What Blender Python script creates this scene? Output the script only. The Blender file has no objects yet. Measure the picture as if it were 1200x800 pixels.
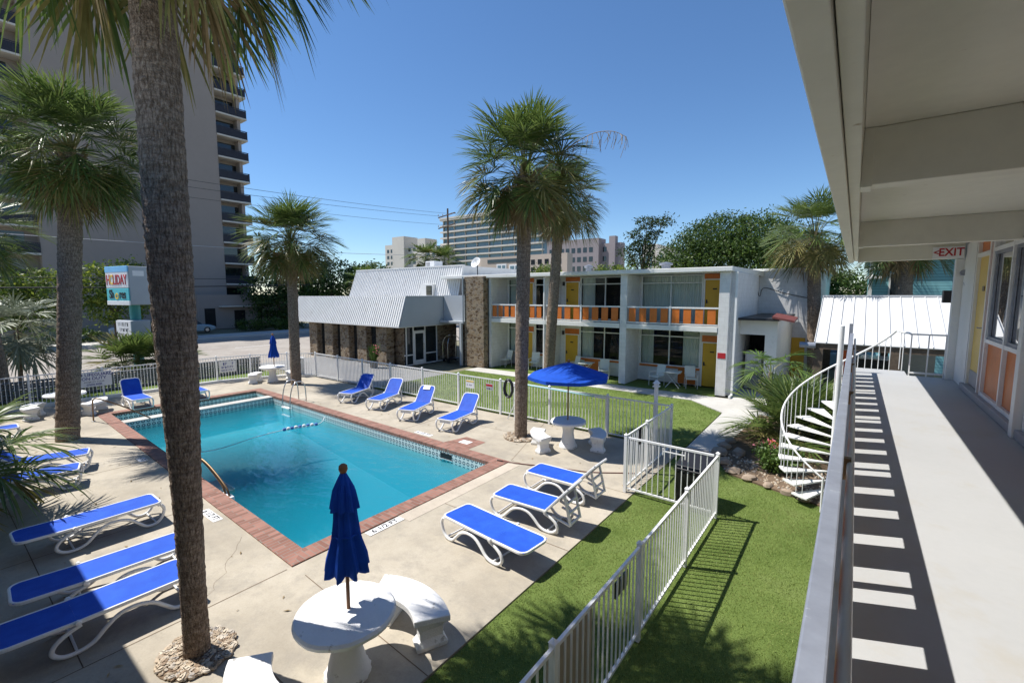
import bpy, math, random, numpy as np
from mathutils import Vector, Matrix
random.seed(11)
R = math.radians
scene = bpy.context.scene
COL = scene.collection
PI = math.pi

# ------------------------------------------------------------------ helpers
def link(o):
    COL.objects.link(o); return o

def tag(o, label=None, cat=None, group=None, kind=None):
    if label: o['label'] = label
    if cat: o['category'] = cat
    if group: o['group'] = group
    if kind: o['kind'] = kind
    return o

def thing(name, label, cat, loc=(0, 0, 0), rz=0.0, group=None):
    o = bpy.data.objects.new(name, None); link(o)
    o.empty_display_size = 0.1
    o.location = loc; o.rotation_euler = (0, 0, rz)
    return tag(o, label, cat, group)

def copy_thing(o, label=None, loc=None, rz=None, parent=None):
    c = o.copy(); link(c)
    if parent is not None: c.parent = parent
    if label: c['label'] = label
    if loc is not None: c.location = loc
    if rz is not None: c.rotation_euler = (0, 0, rz)
    for ch in list(o.children): copy_thing(ch, parent=c)
    return c

def worldloc(o):
    v = Vector((0, 0, 0))
    while o is not None:
        v = v + Vector(o.location); o = o.parent
    return v

class MB:
    def __init__(s): s.v = []; s.f = []; s.m = []
    def add(s, vs, fs, m=0):
        b = len(s.v); s.v.extend([tuple(x) for x in vs])
        s.f.extend([tuple(i + b for i in f) for f in fs]); s.m.extend([m] * len(fs)); return s
    def quad(s, a, b, c, d, m=0): return s.add([a, b, c, d], [(0, 1, 2, 3)], m)
    def box(s, x0, y0, z0, x1, y1, z1, m=0):
        x0, x1 = min(x0, x1), max(x0, x1); y0, y1 = min(y0, y1), max(y0, y1); z0, z1 = min(z0, z1), max(z0, z1)
        return s.add([(x0,y0,z0),(x1,y0,z0),(x1,y1,z0),(x0,y1,z0),(x0,y0,z1),(x1,y0,z1),(x1,y1,z1),(x0,y1,z1)],
            [(0,3,2,1),(4,5,6,7),(0,1,5,4),(1,2,6,5),(2,3,7,6),(3,0,4,7)], m)
    def hexa(s, bot, top, m=0):
        return s.add(list(bot) + list(top), [(0,3,2,1),(4,5,6,7),(0,1,5,4),(1,2,6,5),(2,3,7,6),(3,0,4,7)], m)
    def bar(s, p, q, w, h, m=0, up=(0, 0, 1)):
        p = Vector(p); q = Vector(q); d = (q - p).normalized(); u = Vector(up)
        if abs(d.dot(u)) > 0.95: u = Vector((0, 1, 0))
        a = d.cross(u).normalized() * (w / 2); b = a.cross(d).normalized() * (h / 2)
        return s.hexa([p - a - b, p + a - b, q + a - b, q - a - b], [p - a + b, p + a + b, q + a + b, q - a + b], m)
    def tube(s, pts, r, n=8, m=0, caps=True, flat=1.0):
        pts = [Vector(p) for p in pts]; k = len(pts)
        rs = r if isinstance(r, (list, tuple)) else [r] * k
        vs = []; fs = []; ref = None
        for i, p in enumerate(pts):
            d = (pts[min(i + 1, k - 1)] - pts[max(i - 1, 0)]).normalized()
            if ref is None:
                ref = Vector((0, 0, 1)) if abs(d.z) < 0.9 else Vector((1, 0, 0))
            a = d.cross(ref).normalized(); b = a.cross(d).normalized(); ref = b
            for j in range(n):
                t = 2 * PI * j / n
                vs.append(p + (a * math.cos(t) + b * math.sin(t) * flat) * rs[i])
        for i in range(k - 1):
            for j in range(n):
                fs.append((i*n + j, i*n + (j+1) % n, (i+1)*n + (j+1) % n, (i+1)*n + j))
        if caps:
            fs.append(tuple(range(n))[::-1]); fs.append(tuple((k-1)*n + j for j in range(n)))
        return s.add(vs, fs, m)
    def lathe(s, prof, c=(0, 0, 0), n=24, m=0, mod=None):
        vs = []; fs = []; k = len(prof)
        for (r, z) in prof:
            for j in range(n):
                t = 2 * PI * j / n
                rr = r * (mod(t, z) if mod else 1)
                vs.append((c[0] + rr * math.cos(t), c[1] + rr * math.sin(t), c[2] + z))
        for i in range(k - 1):
            for j in range(n):
                fs.append((i*n + j, i*n + (j+1) % n, (i+1)*n + (j+1) % n, (i+1)*n + j))
        fs.append(tuple(range(n))[::-1]); fs.append(tuple((k-1)*n + j for j in range(n)))
        return s.add(vs, fs, m)
    def prism(s, poly, z0, z1, m=0):
        n = len(poly); a = sum(poly[i][0]*poly[(i+1)%n][1] - poly[(i+1)%n][0]*poly[i][1] for i in range(n))
        if a < 0: poly = poly[::-1]
        vs = [(x, y, z0) for x, y in poly] + [(x, y, z1) for x, y in poly]
        fs = [tuple(range(n))[::-1], tuple(range(n, 2*n))] + [(i, (i+1) % n, n + (i+1) % n, n + i) for i in range(n)]
        return s.add(vs, fs, m)
    def xform(s, M):
        s.v = [tuple(M @ Vector(p)) for p in s.v]; return s
    def build(s, name, mats, parent=None, smooth=None, bevel=0, world=False, loc=None):
        me = bpy.data.meshes.new(name)
        v = s.v
        off = None
        if world and parent is not None: off = worldloc(parent)
        if off is not None: v = [(p[0]-off.x, p[1]-off.y, p[2]-off.z) for p in v]
        me.from_pydata(v, [], s.f)
        if not isinstance(mats, (list, tuple)): mats = [mats]
        for mt in mats: me.materials.append(mt)
        if len(mats) > 1: me.polygons.foreach_set('material_index', s.m)
        if smooth is not None:
            me.polygons.foreach_set('use_smooth', [True] * len(s.f))
            me.set_sharp_from_angle(angle=R(smooth))
        me.update()
        o = bpy.data.objects.new(name, me); link(o)
        if parent is not None: o.parent = parent
        if loc is not None: o.location = loc
        if bevel:
            b = o.modifiers.new('bevel', 'BEVEL'); b.width = bevel; b.segments = 2; b.limit_method = 'ANGLE'; b.angle_limit = R(40)
        return o

def crom(pts, n=6):
    P = [Vector(p) for p in pts]; out = []
    for i in range(len(P) - 1):
        a = P[max(i-1, 0)]; b = P[i]; c = P[i+1]; d = P[min(i+2, len(P)-1)]
        for k in range(n):
            t = k / n
            out.append(0.5 * ((2*b) + (c - a)*t + (2*a - 5*b + 4*c - d)*t*t + (3*b - a - 3*c + d)*t**3))
    out.append(P[-1]); return out

def raw_mesh(name, verts, faces, mats, mi=None, parent=None, smooth=False):
    """fast mesh from numpy: faces is (n,k) int array"""
    me = bpy.data.meshes.new(name)
    nv = len(verts); nf, k = faces.shape
    me.vertices.add(nv); me.vertices.foreach_set('co', np.ascontiguousarray(verts, dtype=np.float32).ravel())
    me.loops.add(nf * k); me.loops.foreach_set('vertex_index', np.ascontiguousarray(faces, dtype=np.int32).ravel())
    me.polygons.add(nf); me.polygons.foreach_set('loop_start', np.arange(0, nf*k, k, dtype=np.int32))
    if not isinstance(mats, (list, tuple)): mats = [mats]
    for mt in mats: me.materials.append(mt)
    if mi is not None: me.polygons.foreach_set('material_index', np.ascontiguousarray(mi, dtype=np.int32))
    if smooth: me.polygons.foreach_set('use_smooth', np.ones(nf, dtype=bool))
    me.update(calc_edges=True); me.validate()
    o = bpy.data.objects.new(name, me); link(o)
    if parent is not None: o.parent = parent
    return o

# ------------------------------------------------------------------ materials
class NT:
    def __init__(s, name):
        s.mat = bpy.data.materials.new(name); s.mat.use_nodes = True
        s.t = s.mat.node_tree; s.n = s.t.nodes; s.b = s.n['Principled BSDF']
        s.out = s.n['Material Output']
        s.tc = s.n.new('ShaderNodeTexCoord')
    def node(s, typ, **kw):
        nd = s.n.new(typ)
        for k, v in kw.items():
            if k in nd.inputs: nd.inputs[k].default_value = v
            else: setattr(nd, k, v)
        return nd
    def l(s, a, b): s.t.links.new(a, b)
    def coord(s, scale=(1, 1, 1), rot=(0, 0, 0), src='Object', loc=(0, 0, 0)):
        mp = s.node('ShaderNodeMapping'); mp.inputs['Scale'].default_value = scale; mp.inputs['Rotation'].default_value = rot; mp.inputs['Location'].default_value = loc
        s.l(s.tc.outputs[src], mp.inputs['Vector']); return mp.outputs['Vector']
    def noise(s, scale, detail=4, rough=0.55, vec=None):
        nd = s.node('ShaderNodeTexNoise'); nd.inputs['Scale'].default_value = scale; nd.inputs['Detail'].default_value = detail; nd.inputs['Roughness'].default_value = rough
        s.l(vec if vec is not None else s.tc.outputs['Object'], nd.inputs['Vector']); return nd.outputs['Fac']
    def ramp(s, fac, stops):
        nd = s.node('ShaderNodeValToRGB'); e = nd.color_ramp.elements
        while len(e) < len(stops): e.new(0.5)
        for i, (p, c) in enumerate(stops):
            e[i].position = p; e[i].color = (c[0], c[1], c[2], 1) if not isinstance(c, (int, float)) else (c, c, c, 1)
        s.l(fac, nd.inputs['Fac']); return nd.outputs['Color']
    def mix(s, fac, a, b, mode='MIX'):
        nd = s.node('ShaderNodeMix'); nd.data_type = 'RGBA'; nd.blend_type = mode
        for val, idx in ((fac, 0), (a, 6), (b, 7)):
            if hasattr(val, 'is_linked'): s.l(val, nd.inputs[idx])
            elif isinstance(val, (int, float)): nd.inputs[idx].default_value = val if idx == 0 else (val, val, val, 1)
            else: nd.inputs[idx].default_value = (val[0], val[1], val[2], 1)
        return nd.outputs[2]
    def math(s, op, a, b=0.0):
        nd = s.node('ShaderNodeMath'); nd.operation = op
        for i, val in enumerate((a, b)):
            if hasattr(val, 'is_linked'): s.l(val, nd.inputs[i])
            else: nd.inputs[i].default_value = val
        return nd.outputs[0]
    def bump(s, h, strength=0.3, dist=0.02):
        nd = s.node('ShaderNodeBump'); nd.inputs['Strength'].default_value = strength; nd.inputs['Distance'].default_value = dist
        s.l(h, nd.inputs['Height']); s.l(nd.outputs['Normal'], s.b.inputs['Normal'])
    def col(s, c):
        if hasattr(c, 'is_linked'): s.l(c, s.b.inputs['Base Color'])
        else: s.b.inputs['Base Color'].default_value = (c[0], c[1], c[2], 1)
    def set(s, rough=0.6, metal=0.0, spec=0.5):
        s.b.inputs['Roughness'].default_value = rough; s.b.inputs['Metallic'].default_value = metal; s.b.inputs['Specular IOR Level'].default_value = spec

def sc(c, k): return tuple(min(1, x * k) for x in c)

def mat(name, base, rough=0.6, var=0.18, scale=3.0, fine=40.0, bump=0.0, bscale=60.0, metal=0.0, spec=0.4, dirt=None, dscale=1.3, dlo=0.55, dhi=0.75):
    t = NT(name)
    a = t.noise(scale, 5); b = t.noise(fine, 3)
    c = t.ramp(a, [(0.25, sc(base, 1 - var)), (0.75, sc(base, 1 + var))])
    c = t.mix(t.ramp(b, [(0.3, 0.0), (0.7, 1.0)]), c, t.mix(1.0, c, (1 - var*0.6,)*3, 'MULTIPLY'))
    if dirt:
        d = t.noise(dscale, 8, 0.65)
        c = t.mix(t.ramp(d, [(dlo, 0.0), (dhi, 1.0)]), c, dirt)
    t.col(c); t.set(rough, metal, spec)
    if bump: t.bump(t.noise(bscale, 4), bump, 0.01)
    return t.mat

M = {}
M['white_paint'] = mat('white_paint', (0.74, 0.74, 0.71), 0.5, 0.05, 1.5, 30, 0.08, 40, dirt=(0.5, 0.48, 0.42), dlo=0.6, dhi=0.9)
M['white_metal'] = mat('white_powder_coat', (0.78, 0.78, 0.77), 0.35, 0.05, 4, 40, dirt=(0.45, 0.4, 0.33), dscale=6, dlo=0.66, dhi=0.8)
M['plastic'] = mat('white_resin', (0.78, 0.78, 0.77), 0.35, 0.04, 3, 60, 0.05, 200, dirt=(0.55, 0.53, 0.5), dscale=5, dlo=0.62, dhi=0.8)
M['table_white'] = mat('white_painted_concrete', (0.76, 0.76, 0.75), 0.75, 0.06, 3, 25, 0.6, 45, dirt=(0.34, 0.33, 0.31), dscale=6, dlo=0.62, dhi=0.69)
M['orange'] = mat('orange_panel', (0.62, 0.17, 0.028), 0.4, 0.12, 2, 20, dirt=(0.4, 0.1, 0.02), dscale=3)
M['orange_red'] = mat('orange_red_trim', (0.5, 0.09, 0.02), 0.4, 0.1)
M['yellow'] = mat('yellow_door_paint', (0.62, 0.36, 0.03), 0.4, 0.06, 2)
M['cream_yellow'] = mat('pale_yellow_door_paint', (0.72, 0.5, 0.12), 0.4, 0.05, 2)
M['galv'] = mat('galvanised_steel', (0.27, 0.29, 0.34), 0.42, 0.16, 7, 26, 0.05, 60, metal=0.3, dirt=(0.4, 0.42, 0.45), dscale=14, dlo=0.62, dhi=0.7)
M['steel'] = mat('stainless_tube', (0.6, 0.6, 0.6), 0.25, 0.05, metal=0.9)
M['bronze'] = mat('bronze_rail', (0.2, 0.13, 0.07), 0.4, 0.1, metal=0.6)
M['dark_metal'] = mat('dark_metal', (0.03, 0.03, 0.035), 0.45, 0.15)
M['black'] = mat('black_plastic', (0.012, 0.012, 0.014), 0.4, 0.15)
M['wood'] = mat('varnished_wood_pole', (0.26, 0.12, 0.05), 0.5, 0.2, 10)
M['blue_canvas'] = mat('blue_canvas', (0.014, 0.08, 0.46), 0.85, 0.2, 5, 80, 0.2, 300, spec=0.15)
M['red'] = mat('red_sign_paint', (0.45, 0.02, 0.03), 0.5, 0.08)
M['red_roofing'] = mat('red_awning', (0.15, 0.045, 0.04), 0.6, 0.2, 4)
M['ink_blue'] = mat('navy_lettering', (0.02, 0.03, 0.22), 0.6, 0.05)
M['ink_black'] = mat('black_lettering', (0.012, 0.012, 0.012), 0.6, 0.05)
M['sign_white'] = mat('sign_white', (0.78, 0.78, 0.78), 0.5, 0.03)
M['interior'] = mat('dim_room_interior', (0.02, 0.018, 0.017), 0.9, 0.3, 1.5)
M['curtain'] = mat('pale_curtain', (0.74, 0.76, 0.7), 0.9, 0.05)
M['soil'] = mat('dry_soil', (0.16, 0.11, 0.07), 0.95, 0.3, 3, 30, 0.6, 30)
M['rock'] = mat('weathered_rock', (0.36, 0.28, 0.21), 0.9, 0.35, 2.5, 18, 0.5, 25, dirt=(0.2, 0.12, 0.07), dscale=3)
M['pebble'] = mat('river_pebble', (0.45, 0.37, 0.28), 0.8, 0.45, 6, 30)
M['bark'] = mat('tree_bark', (0.12, 0.09, 0.065), 0.95, 0.3, 5, 40, 0.8, 25)
M['roof_top'] = mat('flat_roof_membrane', (0.42, 0.42, 0.42), 0.8, 0.1)
M['walkway_paint'] = mat('grey_deck_paint', (0.385, 0.39, 0.39), 0.55, 0.05, 1.2, 20, 0.06, 90, dirt=(0.36, 0.34, 0.3), dscale=2.6, dlo=0.56, dhi=0.8)
M['soffit'] = mat('cream_soffit_paint', (0.74, 0.715, 0.61), 0.6, 0.08, 0.8, 12, 0.08, 30, dirt=(0.4, 0.32, 0.2), dscale=7, dlo=0.68, dhi=0.76)
M['threshold'] = mat('grey_threshold', (0.35, 0.35, 0.36), 0.6, 0.1)
M['beige'] = mat('tower_stucco', (0.33, 0.28, 0.25), 0.85, 0.06, 0.15, 2)
M['pale_wall'] = mat('pale_hotel_stucco', (0.6, 0.56, 0.5), 0.8, 0.06, 0.1, 1)
M['tan_wall'] = mat('tan_precast', (0.5, 0.42, 0.35), 0.8, 0.06, 0.1, 1)
M['mauve_wall'] = mat('greyish_tan_hotel', (0.3, 0.26, 0.265), 0.8, 0.06, 0.1, 1)
M['dark_glass'] = mat('dark_tinted_glass', (0.02, 0.026, 0.03), 0.05, 0.2, 0.3, spec=0.8)
M['blue_glass'] = mat('blue_grey_glass', (0.12, 0.2, 0.25), 0.12, 0.2, 0.1, spec=0.8)
M['balcony_dark'] = mat('dark_balcony_rail', (0.035, 0.035, 0.05), 0.5, 0.2)
M['teal'] = None
M['car_blue'] = mat('pale_blue_car_paint', (0.25, 0.36, 0.42), 0.2, 0.05, spec=0.6)
M['car_white'] = mat('white_car_paint', (0.7, 0.7, 0.68), 0.2, 0.03, spec=0.6)
M['tyre'] = mat('rubber_tyre', (0.02, 0.02, 0.02), 0.8, 0.1)
M['creosote'] = mat('weathered_utility_pole', (0.14, 0.1, 0.075), 0.9, 0.25, 4)
M['wire'] = mat('power_cable', (0.03, 0.03, 0.03), 0.6, 0.05)
M['wire_pale'] = mat('aluminium_cable', (0.4, 0.4, 0.42), 0.5, 0.05)
M['tan_board'] = mat('tan_board', (0.42, 0.36, 0.27), 0.7, 0.12)
M['blue_trim'] = mat('blue_paint', (0.08, 0.2, 0.5), 0.5, 0.1)
M['teal_pole'] = mat('teal_post_paint', (0.05, 0.26, 0.25), 0.5, 0.1)
M['pale_teal'] = mat('pale_teal_pole', (0.35, 0.62, 0.65), 0.4, 0.1)
M['green_pole'] = mat('flower_leaf', (0.06, 0.13, 0.03), 0.7, 0.2)
M['pink'] = mat('pink_blossom', (0.7, 0.2, 0.25), 0.7, 0.2)
M['hedge_orange'] = mat('orange_blossom', (0.6, 0.15, 0.04), 0.7, 0.2)

def blade_mat(name, lo, hi, trans=0.25, rough=0.5, scale=6):
    t = NT(name)
    oi = t.node('ShaderNodeNewGeometry')
    c = t.ramp(oi.outputs['Random Per Island'], [(0.0, lo), (1.0, hi)])
    n = t.noise(scale, 3)
    c = t.mix(t.ramp(n, [(0.35, 0.0), (0.7, 1.0)]), c, t.mix(1.0, c, (0.7, 0.72, 0.6), 'MULTIPLY'))
    if name == 'turf_blade': c = t.mix(t.ramp(t.noise(0.7, 6, 0.7), [(0.45, 0.0), (0.68, 0.55)]), c, (0.3, 0.28, 0.11))
    t.col(c); t.set(rough, 0, 0.35)
    tr = t.node('ShaderNodeBsdfTranslucent'); t.l(c, tr.inputs['Color'])
    mx = t.node('ShaderNodeMixShader'); mx.inputs[0].default_value = trans
    t.l(t.b.outputs[0], mx.inputs[1]); t.l(tr.outputs[0], mx.inputs[2]); t.l(mx.outputs[0], t.out.inputs['Surface'])
    return t.mat
M['palm_leaf'] = blade_mat('palm_leaf_green', (0.06, 0.11, 0.025), (0.18, 0.235, 0.065), 0.34, 0.36)
M['palm_mid'] = blade_mat('palm_leaf_yellowing', (0.15, 0.15, 0.04), (0.3, 0.25, 0.09), 0.25, 0.5)
M['palm_dead'] = blade_mat('palm_leaf_dry', (0.2, 0.14, 0.065), (0.42, 0.31, 0.17), 0.15, 0.8)
M['petiole'] = blade_mat('palm_petiole', (0.1, 0.12, 0.04), (0.22, 0.2, 0.09), 0.0, 0.5)
M['palm_silver'] = blade_mat('silvery_palm_leaf', (0.16, 0.19, 0.14), (0.32, 0.35, 0.27), 0.15, 0.5)
M['leaf_dark'] = blade_mat('dark_oak_leaf', (0.03, 0.065, 0.016), (0.095, 0.15, 0.036), 0.3, 0.5, 0.6)
M['leaf_mid'] = blade_mat('mid_green_leaf', (0.06, 0.12, 0.02), (0.15, 0.22, 0.045), 0.35, 0.5, 0.6)
M['leaf_light'] = blade_mat('yellow_green_leaf', (0.13, 0.19, 0.025), (0.32, 0.36, 0.06), 0.45, 0.5, 0.6)
M['leaf_pine'] = blade_mat('pine_needles', (0.02, 0.04, 0.018), (0.06, 0.09, 0.03), 0.15, 0.6, 0.6)
M['turf_blade'] = blade_mat('turf_blade', (0.15, 0.22, 0.045), (0.38, 0.46, 0.14), 0.3, 0.55, 1.2)
M['shrub_leaf'] = blade_mat('shrub_leaf', (0.05, 0.11, 0.02), (0.15, 0.23, 0.05), 0.25, 0.5, 4)

def turf_mat():
    t = NT('turf_base')
    a = t.noise(0.9, 6, 0.6); b = t.noise(70, 3)
    c = t.ramp(a, [(0.3, (0.12, 0.175, 0.043)), (0.55, (0.18, 0.24, 0.068)), (0.8, (0.23, 0.275, 0.1))])
    c = t.mix(t.ramp(b, [(0.3, 0.0), (0.75, 1.0)]), t.mix(1.0, c, (0.55, 0.6, 0.5), 'MULTIPLY'), c)
    t.col(c); t.set(0.9, 0, 0.1); t.bump(t.noise(120, 3), 0.8, 0.02); return t.mat
M['turf'] = turf_mat()

def deck_mat(name, lo, mid, hi, stain):
    t = NT(name)
    a = t.noise(0.45, 8, 0.68); b = t.noise(1.7, 9, 0.75); f = t.noise(38, 6, 0.7); g = t.noise(5, 8, 0.75)
    c = t.ramp(a, [(0.3, lo), (0.5, mid), (0.72, hi)])
    c = t.mix(t.ramp(b, [(0.48, 0.0), (0.66, 0.7)]), c, stain)
    c = t.mix(t.ramp(f, [(0.35, 0.0), (0.65, 0.35)]), c, t.mix(1.0, c, (0.72, 0.7, 0.68), 'MULTIPLY'))
    c = t.mix(t.ramp(g, [(0.6, 0.0), (0.72, 0.5)]), c, sc(stain, 0.62))
    t.col(c); t.set(0.85, 0, 0.25); t.bump(f, 0.25, 0.006); return t.mat
M['deck'] = deck_mat('tan_pool_deck_concrete', (0.3, 0.265, 0.21), (0.41, 0.365, 0.29), (0.51, 0.46, 0.375), (0.28, 0.255, 0.215))
M['path'] = deck_mat('pale_path_concrete', (0.43, 0.42, 0.39), (0.5, 0.49, 0.46), (0.56, 0.55, 0.52), (0.42, 0.4, 0.37))
M['asphalt'] = deck_mat('sun_bleached_asphalt', (0.27, 0.24, 0.21), (0.33, 0.3, 0.265), (0.38, 0.35, 0.31), (0.25, 0.22, 0.2))
M['lot'] = deck_mat('grey_driveway', (0.2, 0.2, 0.2), (0.25, 0.25, 0.25), (0.3, 0.3, 0.29), (0.19, 0.18, 0.18))
M['ground'] = deck_mat('sandy_ground', (0.16, 0.15, 0.11), (0.2, 0.19, 0.13), (0.24, 0.22, 0.16), (0.12, 0.13, 0.07))

def brick_mat(name, c1, c2, mortar, scale, bw, bh, msize, rot=(0, 0, 0), vary=True, rough=0.8, bump=0.4, axes=None):
    t = NT(name)
    if axes:
        sx = t.node('ShaderNodeSeparateXYZ'); t.l(t.tc.outputs['Object'], sx.inputs[0])
        cb = t.node('ShaderNodeCombineXYZ')
        if axes == 'wall':
            ad = t.math('ADD', sx.outputs[0], sx.outputs[1]); t.l(ad, cb.inputs[0]); t.l(sx.outputs[2], cb.inputs[1])
        vec = cb.outputs[0]
    else: vec = t.coord(rot=rot)
    br = t.node('ShaderNodeTexBrick'); t.l(vec, br.inputs['Vector'])
    br.inputs['Scale'].default_value = scale; br.inputs['Brick Width'].default_value = bw; br.inputs['Row Height'].default_value = bh
    br.inputs['Mortar Size'].default_value = msize; br.inputs['Color1'].default_value = (*c1, 1); br.inputs['Color2'].default_value = (*c2, 1); br.inputs['Mortar'].default_value = (*mortar, 1)
    n = t.noise(3, 6, 0.65); c = t.mix(t.ramp(n, [(0.35, 0.0), (0.7, 0.5)]), br.outputs['Color'], t.mix(1.0, br.outputs['Color'], (0.75, 0.72, 0.7), 'MULTIPLY'))
    t.col(c); t.set(rough, 0, 0.3)
    t.bump(t.math('SUBTRACT', t.math('MULTIPLY', t.noise(40, 3), 0.3), br.outputs['Fac']), bump, 0.006); return t.mat
M['brick'] = brick_mat('red_coping_brick', (0.2, 0.095, 0.07), (0.33, 0.165, 0.125), (0.24, 0.19, 0.16), 1.0, 0.36, 0.095, 0.008)
M['brick_x'] = brick_mat('red_coping_brick_turned', (0.2, 0.095, 0.07), (0.33, 0.165, 0.125), (0.24, 0.19, 0.16), 1.0, 0.36, 0.095, 0.008, rot=(0, 0, PI/2))
M['block'] = brick_mat('painted_block_wall', (0.72, 0.72, 0.71), (0.7, 0.7, 0.69), (0.62, 0.62, 0.61), 1.0, 0.4, 0.2, 0.006, axes='wall', rough=0.6, bump=0.25)

def stone_mat():
    t = NT('rubble_stone_veneer')
    sx = t.node('ShaderNodeSeparateXYZ'); t.l(t.tc.outputs['Object'], sx.inputs[0])
    cb = t.node('ShaderNodeCombineXYZ'); t.l(t.math('MULTIPLY', t.math('ADD', sx.outputs[0], t.math('MULTIPLY', sx.outputs[1], 0.9)), 4.5), cb.inputs[0]); t.l(t.math('MULTIPLY', sx.outputs[2], 7.5), cb.inputs[1])
    vo = t.node('ShaderNodeTexVoronoi'); vo.inputs['Scale'].default_value = 1.0; t.l(cb.outputs[0], vo.inputs['Vector'])
    ve = t.node('ShaderNodeTexVoronoi'); ve.feature = 'DISTANCE_TO_EDGE'; ve.inputs['Scale'].default_value = 1.0; t.l(cb.outputs[0], ve.inputs['Vector'])
    bw = t.node('ShaderNodeRGBToBW'); t.l(vo.outputs['Color'], bw.inputs[0])
    c = t.ramp(bw.outputs[0], [(0.2, (0.13, 0.085, 0.05)), (0.45, (0.27, 0.19, 0.115)), (0.6, (0.36, 0.29, 0.2)), (0.8, (0.2, 0.16, 0.125))])
    c = t.mix(t.ramp(ve.outputs['Distance'], [(0.02, 1.0), (0.09, 0.0)]), c, (0.33, 0.28, 0.22))
    c = t.mix(t.noise(20, 4), c, t.mix(1.0, c, (0.6, 0.58, 0.55), 'MULTIPLY'))
    t.col(c); t.set(0.9, 0, 0.2); t.bump(ve.outputs['Distance'], 0.6, 0.03); return t.mat
M['stone'] = stone_mat()

def trunk_mat(name, a, b, c2):
    t = NT(name)
    n1 = t.noise(1.0, 6, 0.65, t.coord((48, 48, 11)))      # fibrous, stretched upward
    n2 = t.noise(1.0, 6, 0.65, t.coord((5, 5, 30)))       # rings
    n3 = t.noise(1.2, 5)
    vo = t.node('ShaderNodeTexVoronoi'); vo.inputs['Scale'].default_value = 1.0; t.l(t.coord((60, 60, 34)), vo.inputs['Vector'])
    c = t.ramp(n1, [(0.36, sc(a, .75)), (0.5, b), (0.66, sc(c2, 1.1))])
    c = t.mix(t.ramp(n2, [(0.42, 0.5), (0.56, 0.0)]), c, sc(a, 0.7))
    c = t.mix(t.ramp(vo.outputs['Distance'], [(0.08, 0.45), (0.45, 0.0)]), c, sc(c2, 1.05))
    c = t.mix(t.ramp(n3, [(0.4, 0.0), (0.7, 0.5)]), c, t.mix(1.0, c, (0.7, 0.66, 0.62), 'MULTIPLY'))
    t.col(c); t.set(0.95, 0, 0.15)
    t.bump(t.math('ADD', t.math('MULTIPLY', n1, 0.8), t.math('ADD', n2, t.math('MULTIPLY', vo.outputs['Distance'], 0.7))), 1.0, 0.04); return t.mat
M['trunk'] = trunk_mat('palm_trunk', (0.17, 0.12, 0.085), (0.32, 0.245, 0.185), (0.47, 0.385, 0.31))
M['trunk_grey'] = trunk_mat('grey_palm_trunk', (0.18, 0.145, 0.115), (0.31, 0.26, 0.21), (0.4, 0.35, 0.3))

def tile_mat():
    t = NT('pool_waterline_tile')
    sx = t.node('ShaderNodeSeparateXYZ'); t.l(t.tc.outputs['Object'], sx.inputs[0])
    s = 1 / 0.15
    u = t.math('FRACT', t.math('MULTIPLY', t.math('ADD', sx.outputs[0], sx.outputs[1]), s))
    v = t.math('FRACT', t.math('MULTIPLY', sx.outputs[2], s))
    du = t.math('SUBTRACT', u, 0.5); dv = t.math('SUBTRACT', v, 0.5)
    r = t.math('SQRT', t.math('ADD', t.math('MULTIPLY', du, du), t.math('MULTIPLY', dv, dv)))
    ring = t.ramp(r, [(0.14, (0.62, 0.7, 0.68)), (0.2, (0.05, 0.1, 0.13)), (0.34, (0.05, 0.1, 0.13)), (0.4, (0.6, 0.68, 0.66))])
    t.col(ring); t.set(0.2, 0, 0.5); return t.mat
M['tile'] = tile_mat()
def basin_mat():
    t = NT('pool_plaster')
    a = t.noise(0.35, 4); b = t.noise(1.5, 5)
    c = t.ramp(a, [(0.3, (0.2, 0.5, 0.52)), (0.7, (0.26, 0.58, 0.59))])
    c = t.mix(t.ramp(b, [(0.45, 0.0), (0.7, 0.4)]), c, (0.17, 0.45, 0.48))
    t.col(c); t.set(0.7); return t.mat
M['basin'] = basin_mat()
def water_mat():
    t = NT('pool_water')
    t.n.remove(t.b)
    tr = t.node('ShaderNodeBsdfTransparent'); tr.inputs['Color'].default_value = (0.93, 0.97, 0.98, 1)
    gl = t.node('ShaderNodeBsdfGlossy'); gl.inputs['Roughness'].default_value = 0.02
    fr = t.node('ShaderNodeFresnel'); fr.inputs['IOR'].default_value = 1.33
    n = t.noise(2.6, 3, 0.5, t.coord((1, 1.4, 1))); n2 = t.noise(11, 2)
    bp = t.node('ShaderNodeBump'); bp.inputs['Strength'].default_value = 0.5; bp.inputs['Distance'].default_value = 0.05
    t.l(t.math('ADD', n, t.math('MULTIPLY', n2, 0.18)), bp.inputs['Height'])
    t.l(bp.outputs[0], gl.inputs['Normal']); t.l(bp.outputs[0], fr.inputs['Normal'])
    mx = t.node('ShaderNodeMixShader'); t.l(fr.outputs[0], mx.inputs[0]); t.l(tr.outputs[0], mx.inputs[1]); t.l(gl.outputs[0], mx.inputs[2])
    t.l(mx.outputs[0], t.out.inputs['Surface'])
    vol = t.node('ShaderNodeVolumePrincipled'); vol.inputs['Color'].default_value = (0.045, 0.6, 0.74, 1); vol.inputs['Density'].default_value = 0.5; vol.inputs['Anisotropy'].default_value = 0.2
    t.l(vol.outputs[0], t.out.inputs['Volume'])
    return t.mat
M['water'] = water_mat()
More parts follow.
